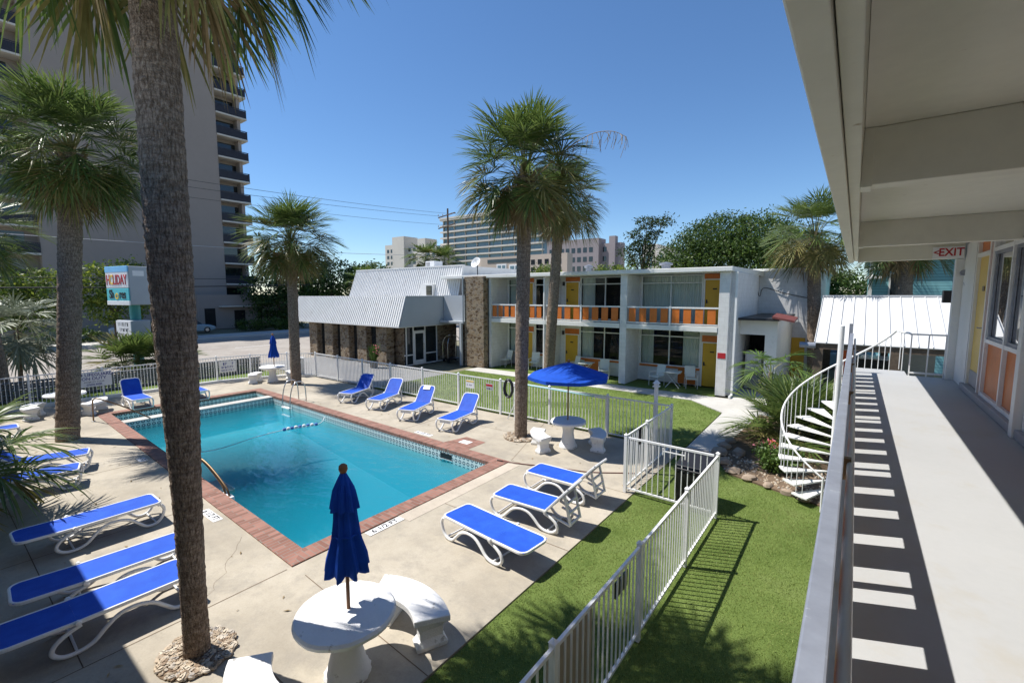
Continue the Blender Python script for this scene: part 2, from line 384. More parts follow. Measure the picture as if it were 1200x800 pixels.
def glass_mat(name, tint, ior=1.55):
    t = NT(name); t.n.remove(t.b)
    tr = t.node('ShaderNodeBsdfTransparent'); tr.inputs['Color'].default_value = (*tint, 1)
    gl = t.node('ShaderNodeBsdfGlossy'); gl.inputs['Roughness'].default_value = 0.01
    fr = t.node('ShaderNodeFresnel'); fr.inputs['IOR'].default_value = ior
    mx = t.node('ShaderNodeMixShader'); t.l(fr.outputs[0], mx.inputs[0]); t.l(tr.outputs[0], mx.inputs[1]); t.l(gl.outputs[0], mx.inputs[2])
    t.l(mx.outputs[0], t.out.inputs['Surface']); return t.mat
M['glass'] = glass_mat('window_glass', (0.86, 0.9, 0.88), 1.36)
M['mirror_glass'] = glass_mat('reflective_window_glass', (0.45, 0.5, 0.5), 2.6)

def sling_mat():
    t = NT('blue_sling_mesh')
    v = t.coord((1, 1, 1))
    a = t.noise(4, 4); w = t.node('ShaderNodeTexChecker'); w.inputs['Scale'].default_value = 240; t.l(v, w.inputs['Vector'])
    c = t.ramp(a, [(0.3, (0.014, 0.075, 0.46)), (0.7, (0.022, 0.11, 0.58))])
    c = t.mix(t.math('MULTIPLY', w.outputs['Fac'], 0.25), c, (0.006, 0.03, 0.25))
    t.col(c); t.set(0.65, 0, 0.25); t.bump(w.outputs['Fac'], 0.15, 0.002); return t.mat
M['sling'] = sling_mat()

def stripes_mat(name, base, dark, period, axis=2, duty=0.15, rough=0.6, metal=0.0, bump=0.0):
    t = NT(name)
    sx = t.node('ShaderNodeSeparateXYZ'); t.l(t.tc.outputs['Object'], sx.inputs[0])
    u = t.math('FRACT', t.math('DIVIDE', sx.outputs[axis], period))
    c = t.ramp(u, [(duty * 0.5, dark), (duty, base)])
    c = t.mix(t.ramp(t.noise(1.5, 5), [(0.4, 0.0), (0.75, 0.4)]), c, t.mix(1.0, c, (0.8, 0.79, 0.77), 'MULTIPLY'))
    t.col(c); t.set(rough, metal, 0.4)
    return t.mat
M['teal'] = stripes_mat('teal_clapboard', (0.2, 0.44, 0.48), (0.09, 0.22, 0.25), 0.16, 2, 0.2)
M['metal_roof'] = mat('white_standing_seam_metal', (0.58, 0.58, 0.57), 0.4, 0.04, 1.2, 10, dirt=(0.55, 0.53, 0.48), dscale=2, dlo=0.6, dhi=0.8)
M['mansard'] = mat('white_ribbed_mansard', (0.7, 0.7, 0.69), 0.45, 0.06, 1.2, 10, dirt=(0.5, 0.48, 0.45), dscale=2, dlo=0.55, dhi=0.85)
M['grey_fascia'] = mat('pale_grey_fascia', (0.42, 0.45, 0.48), 0.6, 0.05, 1.0)
# ------------------------------------------------------------------ camera, sky, sun
cam = bpy.data.cameras.new('camera'); cam.lens = 16.0; cam.sensor_width = 36.0; cam.clip_start = 0.05; cam.clip_end = 3000
co = bpy.data.objects.new('camera', cam); link(co)
co.location = (0, 0, 4.35); co.rotation_euler = (R(90 - 5.9), 0, R(37.0)); scene.camera = co

SUN = Vector((-0.53, -0.24, 1.0)).normalized()          # towards the sun
EL = math.asin(SUN.z); AZ = math.atan2(SUN.x, SUN.y)
w = bpy.data.worlds.new('World'); scene.world = w; w.use_nodes = True
bg = w.node_tree.nodes['Background']
sky = w.node_tree.nodes.new('ShaderNodeTexSky'); sky.sky_type = 'NISHITA'; sky.sun_disc = False
sky.sun_elevation = EL; sky.sun_rotation = AZ; sky.altitude = 300; sky.air_density = 1.0; sky.dust_density = 0.0; sky.ozone_density = 6.0
hs = w.node_tree.nodes.new('ShaderNodeHueSaturation'); hs.inputs['Saturation'].default_value = 1.08
w.node_tree.links.new(sky.outputs[0], hs.inputs['Color']); w.node_tree.links.new(hs.outputs[0], bg.inputs['Color']); bg.inputs['Strength'].default_value = 0.095
sl = bpy.data.lights.new('sun', 'SUN'); sl.energy = 4.6; sl.angle = R(0.5); sl.color = (1.0, 0.96, 0.9)
so = bpy.data.objects.new('sun', sl); link(so); so.location = (-20, -10, 40)
so.rotation_euler = (-SUN).to_track_quat('-Z', 'Y').to_euler()
vs = scene.view_settings
scene.display_settings.display_device = 'sRGB'; vs.view_transform = 'Standard'; vs.look = 'None'; vs.gamma = 1.0; vs.exposure = 0.65; vs.use_curve_mapping = False
scene.cycles.max_bounces = 8; scene.cycles.transparent_max_bounces = 12; scene.cycles.diffuse_bounces = 4; scene.cycles.volume_bounces = 4

def struct(name, mb, m, parent=None, **k):
    o = mb.build(name, m, parent, **k)
    if parent is None: o['kind'] = 'structure'
    return o

# ------------------------------------------------------------------ ground
HX0, HX1, HY0, HY1 = -22.0, -7.1, 3.5, 9.4
g = MB(); B = 1500.0; Z = -0.07
xs = [-B, HX0, HX1, B]; ys = [-B, HY0, HY1, B]
for i in range(3):
    for j in range(3):
        if i == 1 and j == 1: continue
        g.quad((xs[i], ys[j], Z), (xs[i+1], ys[j], Z), (xs[i+1], ys[j+1], Z), (xs[i], ys[j+1], Z))
struct('ground', g, M['ground'])
# road west of the pool, pavement and driveway
def sheet(name, poly, z, m, th=0.05, kind='structure'):
    mb = MB(); mb.prism(poly, z - th, z); o = mb.build(name, m); o['kind'] = kind; return o
sheet('road', [(-51, -120), (-30.2, -120), (-30.2, 160), (-51, 160)], -0.03, M['asphalt'])
sheet('road_kerb', [(-30.2, -120), (-29.9, -120), (-29.9, 12.2), (-30.2, 12.2)], 0.06, M['path'], 0.16)
sheet('pavement', [(-55, -120), (-51, -120), (-51, 160), (-55, 160)], 0.08, M['path'], 0.18)
sheet('driveway', [(-30.2, 12.96), (-17.9, 12.96), (-17.9, 17.6), (-30.2, 17.6)], -0.026, M['lot'], 0.04)
sheet('verge', [(-29.9, -60), (-25.3, -60), (-25.3, 12.1), (-29.9, 12.1)], -0.02, M['turf'], 0.05)
line = MB()
for k in range(-12, 16):
    line.box(-40.65, k*8, -0.03, -40.53, k*8 + 3.2, -0.025)
line.box(-50.2, -100, -0.03, -50.08, 150, -0.025)
struct('road_markings', line, M['white_paint'])

# ------------------------------------------------------------------ pool deck (real hole for the pools)
def py(x, y0): return y0 + 0.03 * (-7.0 - x)           # the pool sits slightly skew to the wing
COPX0, COPX1, CY0, CY1 = -21.85, -6.97, 3.38, 9.14
D0, D1 = -25.0, -3.66
deck = MB()
def P4(a, b, c, d, z0=-0.06, z1=0.0): deck.hexa([(*a, z0), (*b, z0), (*c, z0), (*d, z0)], [(*a, z1), (*b, z1), (*c, z1), (*d, z1)])
ya, yb = py(COPX1, CY0), py(COPX1, CY1)
P4((D0, -4), (COPX1, -4), (COPX1, ya), (D0, py(D0, CY0)))
P4((D0, py(D0, CY1)), (COPX1, yb), (COPX1, 12.72), (D0, 12.72))
P4((COPX1, -4), (D1, -4), (D1, 12.72), (COPX1, 12.72))
P4((D0, py(D0, CY0)), (COPX0, py(COPX0, CY0)), (COPX0, py(COPX0, CY1)), (D0, py(D0, CY1)))
deck_o = struct('pool_deck', deck, M['deck'])
jt = MB()
def joint(a, b, wd=0.013):
    a = Vector((*a, 0)); b = Vector((*b, 0)); d = (b - a).normalized(); n = Vector((-d.y, d.x, 0)) * wd / 2
    jt.quad(a - n + Vector((0,0,.003)), b - n + Vector((0,0,.003)), b + n + Vector((0,0,.003)), a + n + Vector((0,0,.003)))
joint((-6.97, 3.30), (-6.97, -4)); pass 
joint((-24.9, 0.9), (-6.97, 0.9)); joint((-10.6, -4), (-10.6, 3.4)); joint((-14.6, -4), (-14.6, 3.5)); joint((-18.6, -4), (-18.6, 3.6)); 
joint((-6.7, 6.45), (-3.66, 6.45), .014); joint((-6.97, 9.25), (-3.66, 9.2)); joint((-7.0, 9.25), (-8.2, 12.7)); joint((-11.5, 9.3), (-11.5, 12.7)); joint((-15.5, 9.4), (-15.5, 12.7)); joint((-19.5, 9.5), (-19.5, 12.7))
joint((-24.9, 11.2), (-7.6, 11.2), .014); joint((-5.3, 2.2), (-3.66, 2.2)); joint((-6.6, 3.4), (-3.66, 3.25), .012)
for (a, b), sd in zip((((-5.0, 2.2), (-3.7, .4)), ((-8.6, 3.3), (-6.97, 2.1)), ((-12.7, 9.4), (-13.6, 12.6)), ((-17.2, 3.6), (-18.0, 1.0))), (3, 4, 5, 6)):
    rg = random.Random(sd); A = Vector((*a, 0)); B_ = Vector((*b, 0)); prev = A
    for k in range(1, 15):
        p = A.lerp(B_, k/14) + Vector((rg.gauss(0, .035), rg.gauss(0, .035), 0)); joint((prev.x, prev.y), (p.x, p.y), .0035); prev = p
jt.build('deck_joint', M['soil'], deck_o)
M['band'] = deck_mat('pale_trowelled_concrete', (0.4, 0.35, 0.28), (0.5, 0.44, 0.36), (0.58, 0.52, 0.43), (0.38, 0.33, 0.27))
pb = MB(); pb.prism([(-6.965, 5.5), (-6.62, 5.5), (-6.62, 9.1), (-6.965, 9.1)], 0.0005, 0.005)
pb.build('trowelled_band', M['band'], deck_o)
bs = MB(); bs.prism([(-9.5, 9.24), (-8.5, 9.2), (-8.5, 9.98), (-9.3, 10.02)], 0.0005, 0.006); bs.build('brick_patch', M['brick'], deck_o)
ws = MB(); ws.box(-9.15, 9.5, 0.006, -8.8, 9.75, 0.012); ws.build('skimmer_lid', M['sign_white'], deck_o)

# coping bricks
cp = MB(); IX0, IX1, IY0, IY1 = -21.45, -7.33, 3.74, 8.76
def cpoly(a, b, c, d, m): 
    z0, z1 = -0.075, 0.022
    cp.hexa([(*a, z0), (*b, z0), (*c, z0), (*d, z0)], [(*a, z1), (*b, z1), (*c, z1), (*d, z1)], m)
cpoly((COPX0, py(COPX0, CY0)), (COPX1, py(COPX1, CY0)), (IX1, py(IX1, IY0)), (IX0, py(IX0, IY0)), 1)
cpoly((IX0, py(IX0, IY1)), (IX1, py(IX1, IY1)), (COPX1, py(COPX1, CY1)), (COPX0, py(COPX0, CY1)), 1)
cpoly((IX1, py(IX1, IY0)), (COPX1, py(COPX1, CY0)), (COPX1, py(COPX1, CY1)), (IX1, py(IX1, IY1)), 0)
cpoly((COPX0, py(COPX0, CY0)), (IX0, py(IX0, IY0)), (IX0, py(IX0, IY1)), (COPX0, py(COPX0, CY1)), 0)
cop = struct('pool_coping', cp, [M['brick'], M['brick_x']])
SX0, SX1 = -20.2, -19.75                                  # the wall between wading pool and main pool
sp = MB(); a, b = SX0, SX1
sp.hexa([(a, py(a, IY0)+.001, -1.3), (b, py(b, IY0)+.001, -1.3), (b, py(b, IY1)-.001, -1.3), (a, py(a, IY1)-.001, -1.3)],
        [(a, py(a, IY0)+.001, -.02), (b, py(b, IY0)+.001, -.02), (b, py(b, IY1)-.001, -.02), (a, py(a, IY1)-.001, -.02)])
struct('pool_dividing_wall', sp, M['path'])
WL = -0.27
def pool(x0, x1, d0, d1, name):
    ba = MB()
    c = [(x0, py(x0, IY0)), (x1, py(x1, IY0)), (x1, py(x1, IY1)), (x0, py(x0, IY1))]
    dz = [-d0, -d1, -d1, -d0]
    ba.quad(*[(c[i][0], c[i][1], dz[i]) for i in range(4)])
    for i in range(4):
        j = (i + 1) % 4
        ba.quad((*c[i], -0.36), (*c[j], -0.36), (*c[j], dz[j]), (*c[i], dz[i]))
    o = struct(name + '_basin', ba, M['basin'])
    tl = MB()
    for i in range(4):
        j = (i + 1) % 4
        tl.quad((*c[i], -0.06), (*c[j], -0.06), (*c[j], -0.36), (*c[i], -0.36))
    tl.build('waterline_tile', M['tile'], o)
    wt = MB(); ov = [(-.06, -.06), (.06, -.06), (.06, .06), (-.06, .06)] if name == 'pool' else [(0, 0)]*4
    cc = [(p[0] + e[0], p[1] + e[1]) for p, e in zip(c, ov)]; wt.hexa([(p[0], p[1], min(dz) - .06) for p in cc], [(p[0], p[1], WL) for p in cc]); struct(name + '_water', wt, M['water'])
pool(SX1 + .002, IX1, 0.95, 2.2, 'pool'); pool(IX0, SX0 - .002, 0.5, 0.5, 'wading_pool')

# ------------------------------------------------------------------ paths and lawns
sheet('path', [(-17.9, 19.2), (-5.2, 19.3), (-3.7, 17.9), (-3.62, 12.9), (-3.2, 12.45), (-1.2, 12.3), (-1.2, 30), (-4.05, 30), (-4.05, 20.45), (-17.9, 20.35)], -0.004, M['path'])
lawn_polys = [
  ('lawn', [(-17.85, 12.95), (-3.66, 12.95), (-3.74, 17.85), (-5.22, 19.26), (-17.85, 19.16)], -0.012, 260, 0.035),
  ('turf_strip', [(-3.64, -2), (-0.15, -2), (-0.15, 11.3), (-1.2, 12.26), (-3.22, 12.4), (-3.64, 12.7)], -0.012, 2600, 0.022),
  ('porch_turf', [(-17.3, 20.4), (-4.65, 20.5), (-4.65, 22.38), (-17.3, 22.38)], -0.02, 0, 0.02)]
def inside(poly, x, y):
    c = np.zeros(len(x), bool); n = len(poly); j = n - 1
    for i in range(n):
        xi, yi = poly[i]; xj, yj = poly[j]
        t = ((yi > y) != (yj > y)) & (x < (xj - xi) * (y - yi) / (yj - yi + 1e-12) + xi)
        c ^= t; j = i
    return c
nrng = np.random.default_rng(5)
for nm, poly, z, dens, h in lawn_polys:
    sheet(nm, poly, z, M['turf'], 0.04)
    if not dens: continue
    x0, x1 = min(p[0] for p in poly), max(p[0] for p in poly); y0, y1 = max(1.0, min(p[1] for p in poly)), max(p[1] for p in poly)
    n = int((x1-x0)*(y1-y0)*dens); x = nrng.uniform(x0, x1, n); y = nrng.uniform(y0, y1, n); k = inside(poly, x, y); x, y = x[k], y[k]; n = len(x)
    a = nrng.uniform(0, 2*np.pi, n); hh = h * nrng.uniform(0.5, 1.25, n); wd = (0.0045 if dens > 1000 else 0.012) * nrng.uniform(.7, 1.4, n); ln = hh * nrng.uniform(.2, 1.0, n); la = nrng.uniform(0, 2*np.pi, n)
    V = np.zeros((n, 3, 3)); V[:, 0] = np.stack([x - wd*np.cos(a), y - wd*np.sin(a), np.full(n, z)], 1); V[:, 1] = np.stack([x + wd*np.cos(a), y + wd*np.sin(a), np.full(n, z)], 1)
    V[:, 2] = np.stack([x + ln*np.cos(la), y + ln*np.sin(la), z + hh], 1)
    o = raw_mesh('grass', V.reshape(-1, 3), np.arange(n*3).reshape(n, 3), M['turf_blade']); o['kind'] = 'stuff'; o['label'] = 'short green turf blades'; o['category'] = 'grass'

# depth markers painted on tile beside the coping
def text(s, size, m, parent, loc, rot=(0, 0, 0), ex=0.001, name='lettering', align='CENTER', sx=1.0, bold=0.0):
    cu = bpy.data.curves.new(name, 'FONT'); cu.body = s; cu.size = size; cu.extrude = ex; cu.align_x = align; cu.align_y = 'CENTER'; cu.offset = bold; cu.resolution_u = 3
    tmp = bpy.data.objects.new(name, cu); link(tmp); dg = bpy.context.evaluated_depsgraph_get(); me = bpy.data.meshes.new_from_object(tmp.evaluated_get(dg))
    bpy.data.objects.remove(tmp); me.materials.clear(); me.materials.append(m)
    o = bpy.data.objects.new(name, me); link(o); o.location = loc; o.rotation_euler = rot; o.scale = (sx, 1, 1)
    if parent is not None: o.parent = parent
    return o
def scribble(parent, w, h, z, m, y, seed, n=14):
    """a line of small lettering too far off to read: short dark strokes"""
    rg = random.Random(seed); q = MB(); x = -w/2; k = w/n
    for i in range(n):
        if rg.random() < .18: continue
        a = -w/2 + i*k
        q.box(a, y - .002, z - h/2, a + k*.22, y, z + h/2)
        q.box(a + k*.22, y - .002, z + rg.choice((-.5, .1, .25))*h, a + k*rg.uniform(.5, .75), y, z + rg.choice((.3, .5))*h)
    return q.build('lettering', m, parent)
def depth_mark(txt, loc, rz, label, w=0.78):
    t = thing('depth_marker', label, 'depth marker', loc, rz)
    b = MB(); b.box(-w/2, -.085, 0.0005, w/2, .085, 0.006); b.build('tile', M['sign_white'], t)
    text(txt, 0.17, M['ink_black'], t, (0, 0, 0.008), bold=0.003)
depth_mark('6 1/2 FT', (-6.84, 5.1, 0.005), R(90), 'white depth marker tile reading 6 1/2 FT beside the front brick coping')
depth_mark('6 1/2 FT', (-9.95, 3.29, 0.0), 0, 'white depth marker tile reading FT by the coping beside the near palm trunk', 0.7)
depth_mark('5 FT', (-14.86, 3.42, 0.0), 0, 'white depth marker tile on the far left coping edge beyond the palm', 0.35)
depth_mark('6 1/2 FT', (-10.6, 9.45, 0.0), 0, 'faded white depth marker near the brick patch on the far side', 0.7)

# ------------------------------------------------------------------ fences
def fence(name, label, pts, h=1.27, post_at=None, pick=0.115, kerb=False, cap=True, cat='fence', lean=0.0):
    t = thing(name, label, cat, (pts[0][0], pts[0][1], 0))
    pan = MB(); posts = []
    for i in range(len(pts) - 1):
        a = Vector((*pts[i], 0)); b = Vector((*pts[i+1], 0)); d = (b - a); L = d.length; d.normalize()
        pan.bar(a + Vector((0,0,h-.03)), b + Vector((0,0,h-.03)), .035, .04); pan.bar(a + Vector((0,0,.1)), b + Vector((0,0,.1)), .035, .035)
        n = int(L / pick)
        for k in range(1, n):
            p = a + d * (L * k / n); r = .0085
            pan.box(p.x - r, p.y - r, .1, p.x + r, p.y + r, h - .04)
    for p in (post_at or pts):
        q = MB(); r = .032
        q.box(p[0]-r, p[1]-r, 0, p[0]+r, p[1]+r, h + .03)
        q.add([(p[0]-r-.006, p[1]-r-.006, h+.03), (p[0]+r+.006, p[1]-r-.006, h+.03), (p[0]+r+.006, p[1]+r+.006, h+.03), (p[0]-r-.006, p[1]+r+.006, h+.03), (p[0], p[1], h+.065)],
              [(0,3,2,1),(0,1,4),(1,2,4),(2,3,4),(3,0,4)])
        q.build('post', M['white_metal'], t, world=True)
    pan.build('picket_panel', M['white_metal'], t, world=True)
    return t
def along(a, b, n): return [(a[0]+(b[0]-a[0])*i/n, a[1]+(b[1]-a[1])*i/n) for i in range(n+1)]
f_side = fence('picket_fence', 'white metal picket fence running along the turf below the walkway', [(-1.95, -1.0), (-1.95, 9.2)], post_at=[(-1.95, y) for y in (-1.0, 1.1, 3.2, 5.22, 7.2, 9.2)])
f_gate = fence('picket_fence', 'short white picket panel in front of the black bin, across the turf', [(-2.02, 9.2), (-3.83, 9.25)], post_at=[(-3.84, 9.25)])
f_mid = fence('picket_fence', 'short white picket run with latch between the bin panel and the lamp post', [(-3.86, 9.33), (-3.93, 12.62)], post_at=[(-3.87, 10.6), (-3.93, 12.62)])
f_back = fence('picket_fence', 'long white picket fence behind the far row of loungers', [(-4.0, 12.68), (-22.8, 12.86)], post_at=along((-5.9, 12.7), (-22.8, 12.86), 8))
wpts = [(-25.1, -6), (-25.1, 9.0), (-24.7, 10.4), (-23.9, 11.9), (-22.9, 12.8)]
f_west = fence('picket_fence', 'white picket fence on a low white kerb between pool deck and road', wpts, post_at=along((-25.1, -6), (-25.1, 9.0), 7)[1:] + wpts[2:4])
kb = MB()
for i in range(len(wpts) - 1): kb.bar((wpts[i][0]+.12, wpts[i][1]-.05, .06), (wpts[i+1][0]+.12, wpts[i+1][1]-.05, .06), .16, .13)
kb.build('kerb', M['white_paint'], f_west, world=True)
lt = MB(); lt.box(-3.9, 10.1, .85, -3.84, 10.16, 1.25); lt.build('latch', M['black'], f_mid, world=True)
lh = MB(); lh.bar((-3.0, 9.17, 1.13), (-2.55, 9.16, 1.13), .02, .02); lh.bar((-3.0, 9.17, 1.2), (-3.0, 9.17, 1.05), .02, .02); lh.bar((-2.55, 9.16, 1.2), (-2.55, 9.16, 1.05), .02, .02); lh.build('handle', M['white_metal'], f_gate, world=True)
def board(name, label, cat, loc, rz, w, h, m, lines, bg=None, th=0.02):
    t = thing(name, label, cat, loc, rz)
    b = MB(); b.box(-w/2, -th/2, 0, w/2, th/2, h); b.build('panel', bg or M['sign_white'], t, bevel=.003)
    for (s, size, z, mm, *rest) in lines: text(s, size, mm, t, (rest[0] if rest else 0, -th/2 - .003, z), (PI/2, 0, 0), bold=.002)
    return t
board('fence_sign', 'white sign reading NO LIFEGUARD ON DUTY on the road side fence', 'sign', (-25.02, 4.43, .55), R(90), 1.12, .62, None,
      [('NO LIFEGUARD', .175, .5, M['ink_blue']), ('ON DUTY', .17, .34, M['ink_blue']), ('SWIM AT YOUR', .09, .2, M['threshold']), ('OWN RISK', .1, .09, M['ink_blue'])])
s_ = board('fence_sign', 'pale faded sign on the road side fence right of the tall palm trunk', 'sign', (-24.85, 9.4, .5), R(90), .75, .55, None, [], bg=M['white_paint'])
scribble(s_, .6, .13, .42, M['ink_blue'], -.012, 1, 6); scribble(s_, .55, .1, .25, M['ink_blue'], -.012, 2, 7); scribble(s_, .6, .06, .1, M['ink_blue'], -.012, 3, 12)
s_ = board('fence_sign', 'small white sign with yellow strip above the rightmost far lounger', 'sign', (-11.5, 12.62, .82), 0, .4, .3, None, [])
scribble(s_, .3, .05, .12, M['ink_blue'], -.012, 4, 8); q = MB(); q.box(-.19, -.013, .23, .19, -.0105, .29); q.build('yellow_strip', M['cream_yellow'], s_)
s_ = board('fence_sign', 'small grey and red sign on the far fence beside the black coiled hose', 'sign', (-10.55, 12.62, .86), 0, .32, .24, None, [], bg=M['grey_fascia'])
scribble(s_, .24, .05, .06, M['ink_black'], -.012, 5, 8); q = MB(); q.box(-.15, -.013, .14, .15, -.0105, .22); q.build('red_strip', M['red'], s_)
tb = thing('board', 'tan slatted board fixed inside the near end of the turf fence', 'board', (-2.0, 3.6, .16))
bb = MB()
for k in range(6): bb.box(-.012, -.42 + k*.142, 0, .012, -.42 + k*.142 + .128, .98)
bb.build('slats', M['tan_board'], tb)
sg = board('fence_sign', 'small dark sign wired to the pickets of the turf fence', 'sign', (-1.985, 4.75, .9), R(-90), .34, .2, None, [], bg=M['black'])
scribble(sg, .26, .07, .1, M['red'], -.012, 6, 6)

# breeze block screen between verge and road
bw = MB()
for k in range(30):
    y = -6 + k*.6
    bw.box(-27.35, y, 0, -27.15, y+.08, .78); 
    for z in (0.0, .24, .48, .72): bw.box(-27.34, y+.08, z, -27.16, y+.6, z+.07)
    for z in (.07, .31, .55):
        for yy in (.19, .33, .47): bw.box(-27.33, y+yy, z, -27.17, y+yy+.05, z+.17)
        bw.box(-27.325, y+.08, z+.06, -27.175, y+.6, z+.1)
M['dark_block'] = mat('weathered_grey_block', (0.16, 0.165, 0.18), 0.9, 0.2, 3)
bt = thing('block_wall', 'low pierced block wall on the verge beside the road', 'wall', (-27.25, 3, 0))
bw.build('wall', M['dark_block'], bt, world=True)
# ------------------------------------------------------------------ motel wing (two storeys, facade at Y = 20.8)
FY, BY = 20.8, 22.4
motel = thing('motel_building', 'two storey white motel with orange balcony panels and yellow doors', 'building', (-11, FY, 0))
def win(parent, x0, x1, z0, z1, y, mull, trans, curt, room=True, fm='white_metal', depth=.35):
    """a glazed opening facing -Y: frame > pane, curtain, interior"""
    f = MB(); t = .05
    f.box(x0, y-.04, z0, x1, y+.04, z0+t); f.box(x0, y-.04, z1-t, x1, y+.04, z1)
    for x in [x0, x1-t] + [m - t/2 for m in mull]: f.box(x, y-.037, z0+t, x+t, y+.037, z1-t)
    if trans: f.box(x0+t, y-.034, trans-t/2, x1-t, y+.034, trans+t/2)
    fo = f.build('window', M['white_metal'], parent, world=True)
    p = MB(); p.quad((x0+.01, y, z0+.01), (x1-.01, y, z0+.01), (x1-.01, y, z1-.01), (x0+.01, y, z1-.01)); p.build('pane', M['glass'], fo, world=True)
    for (c0, c1) in curt:
        c = MB(); n = int((c1-c0)/.035); vs = []
        for k in range(n+1):
            x = c0 + (c1-c0)*k/n; yy = y + .14 + .03*math.sin(k*2.1) + .012*math.sin(k*0.7)
            vs += [(x, yy, z0+.05), (x, yy, z1-.03)]
        c.add(vs, [(2*k, 2*k+2, 2*k+3, 2*k+1) for k in range(n)]); c.build('curtain', M['curtain'], fo, smooth=60, world=True)
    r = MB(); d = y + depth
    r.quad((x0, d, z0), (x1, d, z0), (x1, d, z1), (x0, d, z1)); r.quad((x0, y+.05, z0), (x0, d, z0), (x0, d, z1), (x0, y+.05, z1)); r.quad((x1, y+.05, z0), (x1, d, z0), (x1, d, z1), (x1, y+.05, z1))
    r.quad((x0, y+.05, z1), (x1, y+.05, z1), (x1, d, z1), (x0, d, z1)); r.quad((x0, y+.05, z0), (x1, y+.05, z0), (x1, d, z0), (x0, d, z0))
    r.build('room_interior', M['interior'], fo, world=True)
    return fo
def door(parent, x0, x1, z0, y, m='yellow', h=2.06, num=None):
    d = MB(); d.box(x0+.05, y-.02, z0+.02, x1-.05, y+.03, z0+h); do = d.build('door', M[m], parent, world=True, bevel=.004)
    fr = MB(); fr.box(x0, y-.05, z0, x0+.05, y+.05, z0+h+.05); fr.box(x1-.05, y-.05, z0, x1, y+.05, z0+h+.05); fr.box(x0+.05, y-.045, z0+h, x1-.05, y+.045, z0+h+.05); fr.build('door_frame', M['white_metal'], do, world=True)
    k = MB(); k.box(x0+.1, y-.045, z0+.98, x0+.16, y-.02, z0+1.16); k.tube([(x0+.13, y-.03, z0+1.03), (x0+.13, y-.075, z0+1.03), (x0+.23, y-.08, z0+1.03)], .011); k.build('handle', M['dark_metal'], do, world=True)
    n = MB(); n.box((x0+x1)/2-.09, y-.03, z0+1.62, (x0+x1)/2+.09, y-.021, z0+1.68); n.build('number_plate', M['ink_black'], do, world=True)
    return do
ZS, ZT = 2.95, 5.3
XL, XR = -17.35, -4.25
wl = MB()                                                # the solid walls around openings (back wall at BY)
piers = [(XL-.05, XL+.13), (-13.6, -13.4), (-9.12, -8.78), (-4.66, XR)]
bays = [(XL+.13, -13.6), (-13.4, -9.12), (-8.78, -4.66)]
def opening(bay):  # door x0,x1 ; window x0,x1
    return [((-16.15, -15.25), (-15.15, -13.75), (XL+.2, -16.2)), ((-13.1, -12.2), (-12.15, -9.2), None), ((-5.68, -4.74), (-8.68, -5.74), None)][bay]
for bi, (b0, b1) in enumerate(bays):
    (d0, d1), (w0, w1), ex = opening(bi)
    for zf, zc in ((0.03, ZS - .24), (ZS, ZT)):
        segs = sorted([(d0, d1), (w0, w1)] + ([ex] if ex else []))
        x = b0
        for s0, s1 in segs:
            if s0 - x > .005: wl.box(x, BY, zf, s0, BY+.15, zc)
            x = s1
        if b1 - x > .005: wl.box(x, BY, zf, b1, BY+.15, zc)
        wl.box(d0, BY+.004, zf+2.11 + .3, d1, BY+.15, zc)    # over the door
        z1 = zc - .02
        tr = MB(); tr.box(d0, BY-.01, zf+2.11, d1, BY+.03, min(zf+2.41, zc)); tr.build('door_transom_panel', M['orange'], motel, world=True)
        door(motel, d0, d1, zf, BY)
        low = zf + (.82 if zf < 1 else .05)
        if zf < 1:
            wl.box(w0, BY+.01, zf, w1, BY+.15, low-.1)
            st = MB(); st.box(w0, BY-.03, low-.1, w1, BY+.1, low); st.build('window_sill', M['orange'], motel, world=True)
            if bi > 0:
                op = MB(); xx = w1-1.0 if bi == 2 else w0+.3; op.box(xx, BY-.004, zf+.02, xx+.85, BY+.02, low-.1); op.build('apron_panel', M['orange'], motel, world=True)
        cur = {0: [(w0+.9, w1-.03)], 1: [(w0+.05, w0+.75)] if zf < 1 else [(w0+.05, w0+.8)], 2: [(w0+.03, w0+.65), (w1-.85, w1-.03)] if zf < 1 else [(w0+.03, w1-.03)]}[bi]
        win(motel, w0, w1, low, z1, BY+.03, [(w0+w1)/2], z1-.38, cur)
        if ex: win(motel, ex[0], ex[1], low, z1, BY+.03, [], z1-.38, [(ex[0]+.03, ex[1]-.03)])
wl.box(-21.0, BY+.62, 0, XR, 31.5, 5.28)                      # body of the block behind the rooms
wl.box(XR-.001, FY+.25, 0, XR+.19, 26.4, 5.3)                # end wall in blocks
wl.build('wall', M['block'], motel, world=True)
for i, (a, b) in enumerate(piers):
    p = MB()
    if i == 1: p.box(a, FY+.3, .03, b, BY, ZT); p.tube([(-13.5, FY+.05, 0), (-13.5, FY+.05, ZT)], .07, 12)
    else: p.box(a, FY, 0, b, BY, ZT)
    p.build('pier', M['block'], motel, world=True, bevel=.008)
r = MB(); r.hexa([(-21.2, FY-.22, 5.31), (XR+.12, FY-.22, 5.31), (XR+.25, 31.6, 5.31), (-21.2, 31.6, 5.31)], [(-21.2, FY-.22, 5.5), (XR+.12, FY-.22, 5.5), (XR+.25, 31.6, 5.62), (-21.2, 31.6, 5.62)])
ro = r.build('roof', M['white_paint'], motel, world=True, bevel=.02)
for x, y, s in ((-12.1, 23.2, .16), (-7.9, 23.6, .22)):
    v = MB(); v.lathe([(s, 0), (s, .22), (s*1.5, .24), (s*1.5, .34), (.02, .4)], (x, y, 5.6), 14); v.build('vent', M['galv'], ro, world=True, smooth=40)
